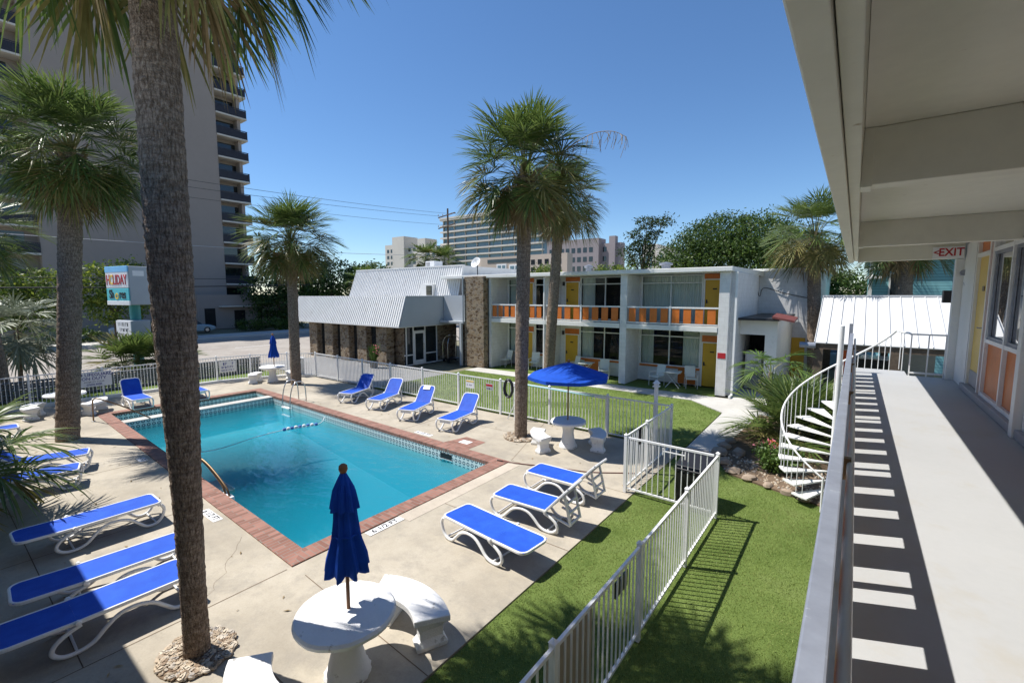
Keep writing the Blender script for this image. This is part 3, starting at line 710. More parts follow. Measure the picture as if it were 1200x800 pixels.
sl_ = MB(); sl_.box(XL+.13, FY-.02, ZS-.23, -13.41, BY, ZS); sl_.box(-13.39, FY-.02, ZS-.23, -9.13, BY, ZS); sl_.box(-8.77, FY-.02, ZS-.23, -4.67, BY, ZS)
sl_.build('balcony_slab', M['white_paint'], motel, world=True, bevel=.01)
for b0, b1 in bays:
    rl = MB(); a, b = b0+.02, b1-.02; y = FY+.04
    rl.box(a, y-.03, 3.72, b, y+.03, 3.79); rl.box(a, y-.02, 3.0, b, y+.02, 3.05); m_ = (a+b)/2
    rl.box(m_-.035, y-.045, 2.72, m_+.035, y+.025, 3.82); 
    ro_ = rl.build('balcony_railing', M['white_metal'], motel, world=True)
    n = 8; pitch = (b-a)/n
    for k in range(n):
        pn = MB(); x0 = a + k*pitch + pitch*.16; pn.box(x0, y-.012, 3.06, x0 + pitch*.66, y+.012, 3.71); pn.build('panel', M['orange'], ro_, world=True, bevel=.004)
g_ = MB(); g_.box(XR+.2, FY+.05, .1, XR+.28, FY+.13, 5.3); g_.box(XR+.2, FY-.35, .02, XR+.28, FY+.13, .1); g_.build('downspout', M['white_metal'], motel, world=True)
rs = MB(); rs.box(-4.62, FY-.012, 1.62, -4.3, FY-.001, 1.86); rs.build('red_plaque', M['red'], motel, world=True)
for x in (-13.3, ):
    for z in (2.2, 4.95):
        lm = MB(); lm.box(x+.06, BY-.12, z-.12, x+.16, BY, z+.1); lm.build('wall_light', M['dark_metal'], motel, world=True)
# breezeway between the wings, and the rear block wing
cn = MB()
cn.box(-4.05, 22.2, 2.6, -2.6, 27.9, 3.22); cn.box(-3.05, 22.2, 0, -2.6, 27.9, 2.6)
cn.build('breezeway_wall', M['white_paint'], motel, world=True)
cr = MB(); cr.box(-4.05, 21.7, 3.24, -2.5, 27.9, 3.34); cr.build('breezeway_roof', M['dark_metal'], motel, world=True)
aw = MB(); aw.hexa([(-2.75, 21.6, 3.36), (-1.95, 21.6, 3.2), (-1.95, 23.0, 3.3), (-2.75, 23.0, 3.46)], [(-2.75, 21.6, 3.44), (-1.95, 21.6, 3.28), (-1.95, 23.0, 3.38), (-2.75, 23.0, 3.54)]); aw.build('awning', M['red_roofing'], motel, world=True)
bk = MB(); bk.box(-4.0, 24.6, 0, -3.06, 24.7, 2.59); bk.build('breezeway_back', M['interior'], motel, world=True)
rear = thing('rear_wing', 'plain white block rear wing with a cable across its wall', 'building', (-2.9, 28, 0))
rw = MB(); rw.box(-4.5, 28.0, 0, -1.55, 40, 5.6); rw.build('wall', M['block'], rear, world=True)
rr = MB(); rr.box(-4.6, 27.9, 5.6, -1.45, 40.1, 5.72); rr.build('roof', M['white_paint'], rear, world=True)
rd = MB(); rd.box(-2.7, 27.96, .02, -2.0, 27.995, 2.1); rd.build('door', M['yellow'], rear, world=True)
gu = MB(); gu.tube([(-1.6, 27.93, 0), (-1.6, 27.93, 5.5)], .05, 8); gu.build('downspout', M['grey_fascia'], rear, world=True)
cb = MB(); cb.tube(crom([(-4.15, 26.3, 5.3), (-4.12, 26.6, 4.6), (-4.1, 27.3, 4.25), (-4.0, 27.9, 4.7), (-3.0, 27.94, 4.4), (-1.7, 27.95, 4.1)]), .018, 6); cb.build('cable', M['dark_metal'], rear, world=True)
vm = thing('ice_machine', 'pale ice machine inside the dark breezeway opening', 'ice machine', (-3.6, 23.4, 0))
q = MB(); q.box(-.33, -.3, .05, .33, .3, 1.75); q.build('cabinet', M['white_paint'], vm, bevel=.02)
q = MB(); q.box(-.27, -.32, .95, .27, -.3, 1.65); q.build('door', M['sign_white'], vm, bevel=.01)
q = MB(); q.box(-.3, -.31, .1, .3, -.3, .85); q.build('front_grille', M['threshold'], vm)
q = MB(); q.box(-.15, -.333, 1.2, .12, -.322, 1.45); q.build('notice', M['white_metal'], vm)

# ------------------------------------------------------------------ lobby building left of the motel
lob = thing('lobby_building', 'motel office with ribbed white mansard roof and stone columns', 'building', (-27, 19, 0))
ex_, ey_ = -21.05, 17.05
def ribbed(bl, br, tr, tl, pitch, hgt, name, m):
    """a sloping panel with real standing ribs; corners bottom-left, bottom-right, top-right, top-left"""
    bl, br, tr, tl = map(Vector, (bl, br, tr, tl)); mb = MB(); mb.quad(bl, br, tr, tl)
    n = int((br - bl).length / pitch); nn = (br - bl).cross(tl - bl).normalized() * hgt
    ux = (br - bl).normalized() * .028
    for k in range(n + 1):
        u = k / n; a = bl.lerp(br, u); b = tl.lerp(tr, u)
        mb.hexa([a - ux, a + ux, b + ux, b - ux], [a - ux*.6 + nn, a + ux*.6 + nn, b + ux*.6 + nn, b - ux*.6 + nn])
    return mb
q = ribbed((-33.6, ey_, 2.5), (ex_, ey_, 2.5), (ex_, ey_+.55, 4.22), (-33.0, ey_+.55, 4.22), .2, .035, '', None)
q.quad((-33.6, ey_, 2.5), (-33.6, 23, 2.5), (-33.0, 23, 4.22), (-33.0, ey_+.55, 4.22)); q.box(-33.65, ey_-.03, 2.42, ex_+.03, ey_+.04, 2.5)
q.build('mansard', M['mansard'], lob, world=True)
q = MB(); q.hexa([(ex_+.001, ey_+.03, 2.44), (ex_+.05, ey_+.03, 2.44), (ex_+.05, 22.6, 2.44), (ex_+.001, 22.6, 2.44)], [(ex_+.001, ey_+.55, 4.24), (ex_+.05, ey_+.55, 4.24), (ex_+.05, 22.6, 4.24), (ex_+.001, 22.6, 4.24)])
q.box(ex_+.05, ey_+.5, 4.18, ex_+.08, 22.6, 4.26); q.build('fascia', M['grey_fascia'], lob, world=True)
q = MB(); q.box(-33.0, ey_+.56, 4.1, ex_, 22.8, 4.2); q.build('lower_roof', M['roof_top'], lob, world=True)
q = MB(); q.box(-33.5, ey_+.06, 2.4, ex_-.02, 22.6, 2.48); q.build('soffit', M['white_paint'], lob, world=True)
q = ribbed((-31.64, 20.9, 4.2), (-20.0, 20.9, 4.2), (-19.85, 21.25, 6.15), (-31.06, 21.25, 6.15), .2, .035, '', None)
q.quad((-20.0, 20.9, 4.2), (-20.0, 27, 4.2), (-19.85, 27, 6.15), (-19.85, 21.25, 6.15)); q.quad((-31.64, 27, 4.2), (-31.64, 20.9, 4.2), (-31.06, 21.25, 6.15), (-31.06, 27, 6.15))
q.box(-31.1, 21.2, 6.13, -19.8, 21.4, 6.21); q.box(-31.1, 21.4, 6.02, -19.86, 27, 6.1)
q.build('upper_mansard', M['mansard'], lob, world=True)
q = MB(); q.box(-23.35, 20.78, 4.22, -22.15, 21.1, 5.02); nb = q.build('dormer_surround', M['cream_yellow'] if 0 else M['white_paint'], lob, world=True)
q = MB(); q.box(-22.75, 20.76, 4.3, -22.22, 20.785, 4.92); q.build('pane', M['dark_glass'], nb, world=True)
for x in (-31.5, -29.5, -27.6, -25.7, -23.7):
    q = MB(); q.box(x, ey_+.35, -.05, x+1.0, ey_+.95, 2.42); q.build('stone_column', M['stone'], lob, world=True, bevel=.03)
q = MB(); q.box(-32, ey_+.75, 0, -22.75, ey_+.78, 2.42); q.build('window', M['dark_glass'], lob, world=True)
GX = -21.62
q = MB()
for y0, y1 in ((18.0, 18.06), (18.55, 18.62), (19.5, 19.57), (20.5, 20.57)): q.box(GX-.04, y0, 0, GX+.04, y1, 2.4)
q.box(GX-.04, 17.9, 0, GX+.04, 22.4, .07); q.box(GX-.04, 17.9, .62, GX+.04, 18.55, .69); q.box(GX-.04, 19.57, .62, GX+.04, 20.5, .69); q.box(GX-.04, 18.62, 2.05, GX+.04, 19.5, 2.12)
q.build('storefront_frame', M['white_metal'], lob, world=True)
q = MB(); q.quad((GX, 17.9, 0), (GX, 20.5, 0), (GX, 20.5, 2.4), (GX, 17.9, 2.4)); q.build('storefront_pane', M['dark_glass'], lob, world=True)
q = MB(); q.box(GX+.01, 18.64, .08, GX+.05, 18.72, 2.04); q.box(GX+.01, 19.4, .08, GX+.05, 19.48, 2.04); q.box(GX+.01, 18.72, .08, GX+.05, 19.4, .3); q.box(GX+.01, 18.72, 1.95, GX+.05, 19.4, 2.04)
dd = q.build('door', M['white_metal'], lob, world=True)
q = MB(); q.tube([(GX+.06, 19.38, .9), (GX+.1, 19.38, .9), (GX+.1, 19.38, 1.3), (GX+.06, 19.38, 1.3)], .012); q.build('handle', M['steel'], dd, world=True)
q = MB(); q.box(-31.9, 18.2, 0, GX-.3, 22.3, 2.38); q.box(GX-.5, 20.57, 0, GX, 22.4, 2.4); q.build('stone_wall', M['stone'], lob, world=True)
q = MB(); q.box(-18.95, 20.35, 0, -17.42, 20.75, 5.4); q.box(-21.0, 22.0, 0, -18.95, 22.4, 5.2); q.build('stone_wall', M['stone'], lob, world=True, bevel=.02)
q = MB(); q.box(-20.95, 20.6, 2.5, -18.96, 22.0, 4.3); q.build('side_wall', M['grey_fascia'], lob, world=True)
q = MB(); q.box(-19.25, 20.2, 0, -19.1, 20.34, 2.6); q.box(-20.9, 20.2, 2.6, -18.96, 20.6, 2.72); q.tube([(-19.02, 20.3, 2.7), (-19.02, 20.3, 5.4)], .05); q.build('post', M['grey_fascia'], lob, world=True)
ac = thing('rooftop_unit', 'small white air conditioner box on the mansard ridge', 'air conditioner', (-23.9, 22.6, 6.1))
q = MB(); q.box(-.45, -.4, 0, .45, .4, .55); q.build('casing', M['white_metal'], ac, bevel=.03)
q = MB(); q.box(-.36, -.41, .08, .0, -.4, .48); q.build('grille', M['threshold'], ac)
di = thing('satellite_dish', 'white dish on an arm beside the stone wall top', 'satellite dish', (-18.6, 21.3, 5.5))
q = MB(); q.lathe([(.025, 0), (.15, .022), (.27, .075), (.34, .14), (.325, .14), (.255, .09), (.14, .037), (.025, .022)], (0, 0, 0), 24); q.xform(Matrix.Translation((-.15, 0, .75)) @ Matrix.Rotation(R(62), 4, 'X') @ Matrix.Rotation(R(0), 4, 'Z')); q.build('dish', M['white_metal'], di, smooth=50)
q = MB(); q.tube([(-.15, .05, 0), (-.15, .05, .75)], .03); q.tube([(-.15, -.02, .55), (.35, -.65, .85)], .015); q.build('mount', M['dark_metal'], di)
def rack(x, y, rz, lab):
    t = thing('luggage_cart', lab, 'luggage cart', (x, y, 0), rz)
    q = MB()
    for yy in (-.28, .28): q.tube(crom([(-.5, yy, .2), (-.5, yy, 1.25), (-.3, yy*.7, 1.62), (0, 0, 1.75), (.3, yy*.7, 1.62), (.5, yy, 1.25), (.5, yy, .2)], 4), .02, 6)
    q.build('arch_frame', M['steel'], t, smooth=60)
    q = MB(); q.box(-.55, -.32, .16, .55, .32, .22); q.build('platform', M['dark_metal'], t)
    q = MB()
    for a in (-.45, .45):
        for b in (-.25, .25): q.lathe([(.07, -.02), (.07, .02)], (0, 0, 0), 12)
    for k, (a, b) in enumerate(((-.45, -.25), (-.45, .25), (.45, -.25), (.45, .25))):
        wq = MB(); wq.lathe([(.06, -.02), (.075, -.015), (.075, .015), (.06, .02)], (0, 0, 0), 14); wq.xform(Matrix.Translation((a, b, .08)) @ Matrix.Rotation(PI/2, 4, 'X')); wq.build('wheel', M['tyre'], t)
rack(-20.9, 21.2, R(80), 'arched steel luggage cart parked by the stone wall of the office')
pl = thing('potted_plant', 'green leafy plant with pink flowers before the office corner column', 'plant', (-22.9, 16.6, 0))
q = MB()
for k in range(60):
    a = random.uniform(0, 2*PI); h = random.uniform(.7, 1.5); r_ = random.uniform(.1, .5)
    b = Vector((.1*math.cos(a), .1*math.sin(a), .3)); e = Vector((r_*math.cos(a), r_*math.sin(a), h)); s_ = Vector((-math.sin(a), math.cos(a), 0))*.06; mdl = (b+e)/2 + Vector((0,0,.15))
    q.quad(b - s_*.3, b + s_*.3, mdl + s_, mdl - s_); q.add([mdl - s_, mdl + s_, e], [(0, 1, 2)])
q.build('foliage', M['shrub_leaf'], pl)
q = MB()
for k in range(28):
    c = Vector((.35 + random.gauss(0, .08), random.gauss(0, .1), random.uniform(.8, 1.4))); s_ = .035
    q.add([c + Vector((s_,0,0)), c + Vector((0,s_,0)), c + Vector((-s_,0,0)), c + Vector((0,-s_,0)), c + Vector((0,0,s_)), c - Vector((0,0,s_))], [(0,1,4),(1,2,4),(2,3,4),(3,0,4),(1,0,5),(2,1,5),(3,2,5),(0,3,5)])
q.build('blossom', M['pink'], pl)
q = MB(); q.lathe([(.2, 0), (.27, .4), (.25, .4), (.22, .35)], (0, 0, 0), 16); q.build('pot', M['stone'], pl)

# ------------------------------------------------------------------ porch furniture
def chair_proto():
    t = thing('patio_chair', 'x', 'chair', group='white sling chairs on the motel porches')
    for sx in (-.25, .25):
        for sy, top in ((-.24, .64), (.24, .45)):
            q = MB(); q.tube([(sx, sy, 0), (sx, sy, top)], .014, 6); q.build('leg', M['white_metal'], t)
        q = MB(); q.tube([(sx, -.26, .64), (sx, .27, .64)], .017, 6); q.build('armrest', M['white_metal'], t)
    q = MB(); q.box(-.24, -.24, .42, .24, .24, .45); q.build('seat', M['curtain'], t, bevel=.01)
    q = MB(); q.hexa([(-.24, .23, .46), (.24, .23, .46), (.24, .26, .46), (-.24, .26, .46)], [(-.24, .36, .98), (.24, .36, .98), (.24, .39, .98), (-.24, .39, .98)]); q.build('backrest', M['curtain'], t, bevel=.01)
    return t
ch = chair_proto()
clist = [(-7.45, 21.45, -20, 'white sling chair left of the porch table in the right motel bay'), (-5.95, 21.8, 25, 'white sling chair by the yellow door in the right motel bay'),
         (-12.2, 21.7, -30, 'white sling chair beside the yellow door of the middle motel bay'), (-10.25, 21.55, 20, 'white sling chair beside the pier in the middle motel bay'),
         (-16.75, 21.6, -15, 'leftmost white sling chair on the stone wall side of the porch'), (-14.75, 21.7, 15, 'white sling chair between the two palm trunks on the left porch')]
for i, (x, y, rz, lab) in enumerate(clist):
    o = ch if i == 0 else copy_thing(ch)
    o.location = (x, y, -.0); o.rotation_euler = (0, 0, R(rz)); o['label'] = lab
def ptable(x, y, lab):
    t = thing('folding_table', lab, 'table', (x, y, 0), R(10), 'folding tables on the motel porches')
    q = MB(); q.box(-.36, -.36, .7, .36, .36, .73); q.build('tabletop', M['curtain'], t, bevel=.01)
    for s in (-.3, .3):
        q = MB(); q.tube([(-.3, s, 0), (.28, s, .7)], .014, 6); q.build('leg', M['white_metal'], t)
        q = MB(); q.tube([(.3, s*.92, 0), (-.28, s*.92, .7)], .014, 6); q.build('leg', M['white_metal'], t)
ptable(-6.7, 21.55, 'white folding table with crossed legs in the right motel bay'); ptable(-11.3, 21.6, 'white folding table in the middle motel bay behind the blue umbrella')
# ------------------------------------------------------------------ near wing: walkway, ceiling, wall
WZ = 2.85
wing = thing('walkway_wing', 'near motel wing with covered upper walkway, cream soffit and grey floor', 'building', (1.5, 4, 0))
q = MB(); q.box(-.075, -6, 2.62, 1.6, 11.13, WZ); q.build('walkway_floor', M['walkway_paint'], wing, world=True)
q = MB(); q.box(-.05, 11.135, 2.72, .84, 11.72, WZ - .003); q.build('stair_landing', M['walkway_paint'], wing, world=True)
q = MB(); q.box(-.02, -6, 5.28, 1.6, 11.15, 5.5); q.box(1.6, -6, 5.25, 6, 11.15, 5.6); 
q.build('ceiling', M['soffit'], wing, world=True)
q = MB(); q.box(-.16, -6, 4.96, -.082, 11.15, 5.52); q.build('edge_beam', M['soffit'], wing, world=True, bevel=.004)
q = MB(); q.box(-.078, -6, 4.985, -.022, 11.13, 5.52); q.build('inner_edge_board', M['soffit'], wing, world=True, bevel=.004)
q = MB(); q.box(-.2, -6, 5.1, -.162, 11.16, 5.54); q.box(-.225, -6, 5.42, -.201, 11.17, 5.56); q.build('fascia', M['white_paint'], wing, world=True, bevel=.003)
for y in (-.5, 3.34, 7.55, 10.96):
    q = MB(); q.box(.0, y, 4.965, 1.44, y + .15, 5.279); q.build('cross_beam', M['soffit'], wing, world=True, bevel=.006)
    q = MB(); q.box(-.021, y - .006, 4.955, .03, y + .156, 5.278); q.build('beam_end_block', M['soffit'], wing, world=True, bevel=.003)
WX = 1.5
q = MB(); q.box(WX - .04, 11.0, WZ, WX + .1, 11.3, 5.28); q.box(WX + .3, -6, 0, WX + .45, 11.3, 5.25); q.box(WX - .05, 10.08, WZ, WX+.1, 11.0, 5.2)
q.box(WX-.06, -6, 0, WX+.2, 11.3, 2.6); q.build('wall', M['white_paint'], wing, world=True)
q = MB(); q.box(WX - .16, 11.02, WZ - .2, WX - .03, 11.16, 4.96); q.build('end_post', M['white_paint'], wing, world=True, bevel=.01)
q = MB(); q.box(WX - .1, -6, WZ + .0, WX + .1, 10.08, WZ + .1); q.build('threshold', M['threshold'], wing, world=True, bevel=.01)
# doors and window bays facing the walkway
def xdoor(y0, y1, m):
    z0, z1 = WZ + .1, WZ + 2.06
    d = MB(); d.box(WX - .01, y0 + .06, z0 + .01, WX + .04, y1 - .06, z1); do = d.build('door', M[m], wing, world=True, bevel=.004)
    f = MB(); f.box(WX - .05, y0, z0, WX + .06, y0 + .06, 5.2); f.box(WX - .05, y1 - .06, z0, WX + .06, y1, 5.2); f.box(WX - .047, y0 + .06, z1, WX + .06, y1 - .06, z1 + .06); f.build('door_frame', M['white_paint'], do, world=True)
    k = MB(); k.box(WX - .02, y0 + .1, WZ + .12, WX - .011, y1 - .1, WZ + .34); k.build('kick_plate', M['threshold'], do, world=True)
    k = MB(); k.box(WX - .022, y0 + .1, WZ + .95, WX - .011, y0 + .17, WZ + 1.15); k.tube([(WX - .02, y0 + .135, WZ + 1.02), (WX - .07, y0 + .135, WZ + 1.02), (WX - .07, y0 + .23, WZ + 1.02)], .011); k.build('handle', M['steel'], do, world=True)
    k = MB(); k.box(WX - .018, (y0+y1)/2 - .07, WZ + 1.55, WX - .011, (y0+y1)/2 + .07, WZ + 1.62); k.build('number_plate', M['bronze'], do, world=True)
    tp = MB(); tp.box(WX - .005, y0 + .06, z1 + .06, WX + .03, y1 - .06, 5.2); tp.build('transom_panel', M['orange'], do, world=True)
xdoor(9.12, 10.02, 'cream_yellow')
q = MB(); q.box(WX - .006, 8.98, WZ + .1, WX + .03, 9.12, 5.2); q.build('orange_strip', M['orange_red'], wing, world=True)
def xwin(y0, y1, mull):
    zs, zt, zT = WZ + .84, WZ + 2.08, 5.2
    f = MB(); t = .05
    for y in [y0, y1 - t] + [m - t/2 for m in mull]: f.box(WX - .05, y, WZ + .1, WX + .05, y + t, zT)
    for z in (zs, zt, WZ + .1, zT - .04): f.box(WX - .046, y0 + t, z, WX + .046, y1 - t, z + .05)
    fo = f.build('window', M['white_metal'], wing, world=True)
    p = MB(); p.quad((WX, y0 + .01, zs), (WX, y1 - .01, zs), (WX, y1 - .01, zT - .01), (WX, y0 + .01, zT - .01)); p.build('pane', M['mirror_glass'], fo, world=True)
    ms = [y0] + list(mull) + [y1]
    for a, b in zip(ms[:-1], ms[1:]):
        s = MB()
        for yy in (a + .05, b - .1): s.box(WX - .03, yy, zs + .05, WX - .004, yy + .05, zt)
        s.box(WX - .03, a + .1, zs + .05, WX - .004, b - .1, zs + .09); s.box(WX - .03, a + .1, zt - .04, WX - .004, b - .1, zt); s.build('sash', M['galv'], fo, world=True)
        o = MB(); o.box(WX - .01, a + .03, WZ + .15, WX + .03, b - .03, zs); o.build('orange_panel', M['orange'], fo, world=True)
    c = MB(); n = int((y1 - y0) / .04)
    c.add([(WX + .12 + .02*math.sin(k*2.0), y0 + (y1 - y0)*k/n, z) for k in range(n+1) for z in (zs, zT)], [(2*k, 2*k+1, 2*k+3, 2*k+2) for k in range(n)]); c.build('curtain', M['curtain'], fo, world=True, smooth=60)
xwin(7.0, 8.97, [7.95]); 
q = MB(); q.box(WX - .12, 6.86, WZ, WX + .06, 6.99, 5.2); q.build('bay_post', M['white_paint'], wing, world=True, bevel=.006)
xwin(4.9, 6.85, [5.9]); xdoor(3.9, 4.85, 'cream_yellow'); xdoor(2.9, 3.85, 'yellow'); xwin(.6, 2.85, [1.7])
# dark space under the walkway: ground-floor wall with posts
for y in (-3.0, 1.5, 6.0, 10.9):
    q = MB(); q.box(.0, y, 0, .12, y + .14, 2.615); q.build('post', M['white_paint'], wing, world=True, bevel=.006)
lmp = MB(); lmp.tube([(WX - .06, 11.0 - .02, 4.72), (WX - .06, 10.9, 4.72)], .05, 10); lmp.tube([(WX - .02, 10.92, 4.55), (WX - .02, 10.85, 4.5)], .035, 8); lmp.build('flood_lamp', M['galv'], wing, world=True)
q = MB(); q.box(WX - .26, 11.17, 4.2, WX - .1, 11.36, 4.42); q.tube([(WX - .14, 11.2, 4.3), (WX - .04, 11.1, 4.3)], .03); q.build('lantern', M['dark_metal'], wing, world=True)
# exit sign, faces down the walkway
ex = thing('exit_sign', 'white exit sign with red letters and arrow hung under the far beam', 'sign', (1.22, 10.93, 4.97))
q = MB(); q.box(-.2, -.02, -.0, .2, .02, .2); q.build('panel', M['sign_white'], ex, bevel=.004)
text('EXIT', .185, M['red'], ex, (.035, -.023, .1), (PI/2, 0, 0), sx=.85, bold=.004); text('<', .13, M['red'], ex, (-.155, -.023, .1), (PI/2, 0, 0), bold=.003)

# walkway railing
rl = thing('walkway_railing', 'galvanised flat topped railing along the upper walkway edge', 'railing', (-.045, 4.4, WZ))
q = MB(); q.box(-.054, -3, 3.55, .0, 10.88, 3.61); q.build('top_rail', M['galv'], rl, world=True, bevel=.006)
q = MB(); q.tube([(.028, -3, 3.5), (.028, 10.86, 3.5)], .016, 10); q.build('handrail', M['white_metal'], rl, world=True, smooth=40)
q = MB(); q.box(-.052, -3, WZ + .09, -.01, 10.86, WZ + .16); q.build('bottom_rail', M['white_metal'], rl, world=True)
y = 2.80 - 1.98*2
while y < 10.5:
    q = MB(); q.box(-.05, y - .025, WZ, -.006, y + .025, 3.548); q.build('post', M['white_metal'], rl, world=True)
    q = MB(); q.box(.0, y - .02, 3.42, .03, y + .02, 3.53); q.build('bracket', M['bronze'], rl, world=True)
    for k in range(4):
        a = y + .2 + k*.44
        if a + .29 < 10.85:
            p = MB(); p.box(-.04, a, WZ + .162, -.022, a + .29, 3.53); p.build('panel', M['orange'], rl, world=True)
    y += 1.98
q = MB(); q.box(-.075, 10.885, WZ - .1, -.015, 10.945, 3.79); q.build('end_post', M['galv'], rl, world=True)
er = thing('end_railing', 'thin white railing closing the far end of the walkway', 'railing', (1.1, 11.12, WZ))
for zr_ in (3.62, WZ + .06):
    q = MB(); q.bar((.85, 11.11, zr_), (1.36, 11.11, zr_), .03, .03); q.build('rail', M['white_metal'], er, world=True)
for x in (.86, 1.1, 1.33):
    q = MB(); q.box(x - .01, 11.1, WZ, x + .01, 11.12, 3.61); q.build('baluster', M['white_metal'], er, world=True)

# spiral staircase
st = thing('spiral_staircase', 'white steel spiral staircase winding down from the walkway end', 'staircase', (-.2, 11.7, 0))
q = MB(); q.lathe([(.05, 0), (.05, 3.7), (.0, 3.72)], (0, 0, 0), 16); q.build('centre_pole', M['white_metal'], st, smooth=40)
NS = 14; dth = .272; dz = WZ / (NS + 1)
for k in range(NS):
    th = .5 + (k + .5)*dth; z = WZ - (k + 1)*dz; a0, a1 = th - dth*.62, th + dth*.62
    t_ = MB(); pts = [(.045*math.cos(a0), .045*math.sin(a0))] + [(1.0*math.cos(a), 1.0*math.sin(a)) for a in np.linspace(a0, a1, 4)] + [(.045*math.cos(a1), .045*math.sin(a1))]
    t_.prism(pts, z - .035, z); t_.build('tread', M['white_paint'], st, bevel=.004)
    for d in (-.25, .25):
        a = th + d*dth*1.0; zt = 3.62 - .7*(a - .42)
        b_ = MB(); b_.tube([(.985*math.cos(a), .985*math.sin(a), z - .05), (.985*math.cos(a), .985*math.sin(a), zt)], .0085, 6); b_.build('baluster', M['white_metal'], st)
hp = [(1.05, -.58, 3.62 - 0), (1.04, -.25, 3.62), (1.0, .05, 3.6)] + [(.985*math.cos(a), .985*math.sin(a), 3.62 - .7*(a - .42)) for a in np.linspace(.42, 4.6, 40)]
q = MB(); q.tube(hp, .02, 8); q.build('handrail', M['white_metal'], st, smooth=60)
q = MB()
for a in (.05, .25): q.tube([(1.0*math.cos(a), 1.0*math.sin(a), WZ), (1.0*math.cos(a), 1.0*math.sin(a), 3.6)], .0085, 6)
q.tube([(.985*math.cos(4.6), .985*math.sin(4.6), 0), (.985*math.cos(4.6), .985*math.sin(4.6), .72)], .02, 8); q.build('newel', M['white_metal'], st)

# left wing behind the camera, whose shade falls over the near loungers
lw = thing('south_wing', 'motel wing closing the near side of the court', 'building', (-15, -3, 0))
q = MB(); q.box(-30, -5.5, 0, -1, -1.6, 5.3); q.build('wall', M['block'], lw, world=True)
q = MB(); q.box(-30.2, -5.6, 5.31, -.35, -.04, 5.55); q.build('roof', M['white_paint'], lw, world=True)
q = MB(); q.box(-30, -1.58, 2.62, -1, -.2, WZ); q.build('walkway_floor', M['walkway_paint'], lw, world=True)

# ------------------------------------------------------------------ carport, teal house, cars
cpt = thing('carport', 'open carport with white standing seam metal roof beyond the stairs', 'carport', (.9, 24, 0))
def seams(bl, br, tr, tl, n, name):
    bl, br, tr, tl = map(Vector, (bl, br, tr, tl)); mb = MB(); nn = (br - bl).cross(tl - bl).normalized()
    mb.hexa([bl - nn*.04, br - nn*.04, tr - nn*.04, tl - nn*.04], [bl, br, tr, tl])
    ux = (br - bl).normalized() * .016
    for k in range(n + 1):
        u = k / n; a = bl.lerp(br, u); b = tl.lerp(tr, u); mb.hexa([a - ux, a + ux, b + ux, b - ux], [a - ux*.7 + nn*.045, a + ux*.7 + nn*.045, b + ux*.7 + nn*.045, b - ux*.7 + nn*.045])
    return mb
q = seams((-1.25, 22, 2.42), (3.1, 22, 2.42), (3.1, 26, 4.25), (-1.25, 26, 4.25), 11, ''); q.box(-1.27, 25.9, 4.24, 3.12, 26.1, 4.31)
s2 = seams((3.1, 30, 2.42), (-1.25, 30, 2.42), (-1.25, 26, 4.25), (3.1, 26, 4.25), 11, ''); q.add(s2.v, s2.f)
q.build('roof', M['metal_roof'], cpt, world=True)
for yb_ in (22.05, 29.8):
    q = MB(); q.box(-1.3, yb_, 2.16, 3.1, yb_ + .15, 2.37); q.build('beam', M['bark'], cpt, world=True)
for x, y in ((-1.1, 22.1), (1.3, 22.1), (3.0, 22.1), (-1.1, 29.85), (1.3, 29.85), (3.0, 29.85)):
    q = MB(); q.box(x - .16, y - .07, 0, x + .16, y + .07, 2.16); q.build('post', M['bark'], cpt, world=True, bevel=.01)
q = MB(); q.quad((-1.2, 22.3, 2.5), (-1.2, 29.7, 2.5), (-1.2, 26, 4.15), (-1.2, 26, 4.15)); q.f[-1] = q.f[-1][:3]; q.build('gable', M['white_paint'], cpt, world=True)
q = MB(); q.box(1.9, 28.5, 0, 3.1, 28.6, 2.2); q.build('back_panel', M['tan_board'], cpt, world=True)
q = MB(); q.tube([(-1.75, 22.0, 2.3), (-1.2, 22.0, 2.3)], .12, 10); q.build('gutter_end', M['galv'], cpt, world=True)
op = thing('orange_post', 'orange painted post standing behind the carport beam', 'post', (-.35, 23.6, 0)); q = MB(); q.box(-.16, -.1, 0, .16, .1, 2.2); q.build('shaft', M['orange_red'], op, bevel=.02); q = MB(); q.box(-.2, -.14, 0, .2, .14, .12); q.build('foot', M['threshold'], op)
th_ = thing('teal_house', 'teal clapboard house with white trim behind the carport', 'house', (3.2, 35, 0))
q = MB(); q.box(.55, 34, 0, 9, 44, 6.3); q.build('wall', M['teal'], th_, world=True)
q = MB(); q.hexa([(.3, 33.7, 6.3), (9.2, 33.7, 6.3), (9.2, 44, 6.3), (.3, 44, 6.3)], [(2.5, 38, 8.2), (7, 38, 8.2), (7, 40, 8.2), (2.5, 40, 8.2)]); q.build('roof', M['roof_top'], th_, world=True)
q = MB(); q.box(.5, 33.93, 0, .68, 33.995, 6.3); q.box(.35, 33.7, 5.25, 1.1, 33.99, 5.4); q.build('trim', M['white_paint'], th_, world=True)
q = MB(); q.box(1.42, 33.94, 4.1, 2.12, 33.99, 5.55); wf = q.build('window', M['white_paint'], th_, world=True); q = MB(); q.box(1.5, 33.92, 4.18, 2.04, 33.938, 5.47); q.build('pane', M['dark_glass'], wf, world=True)
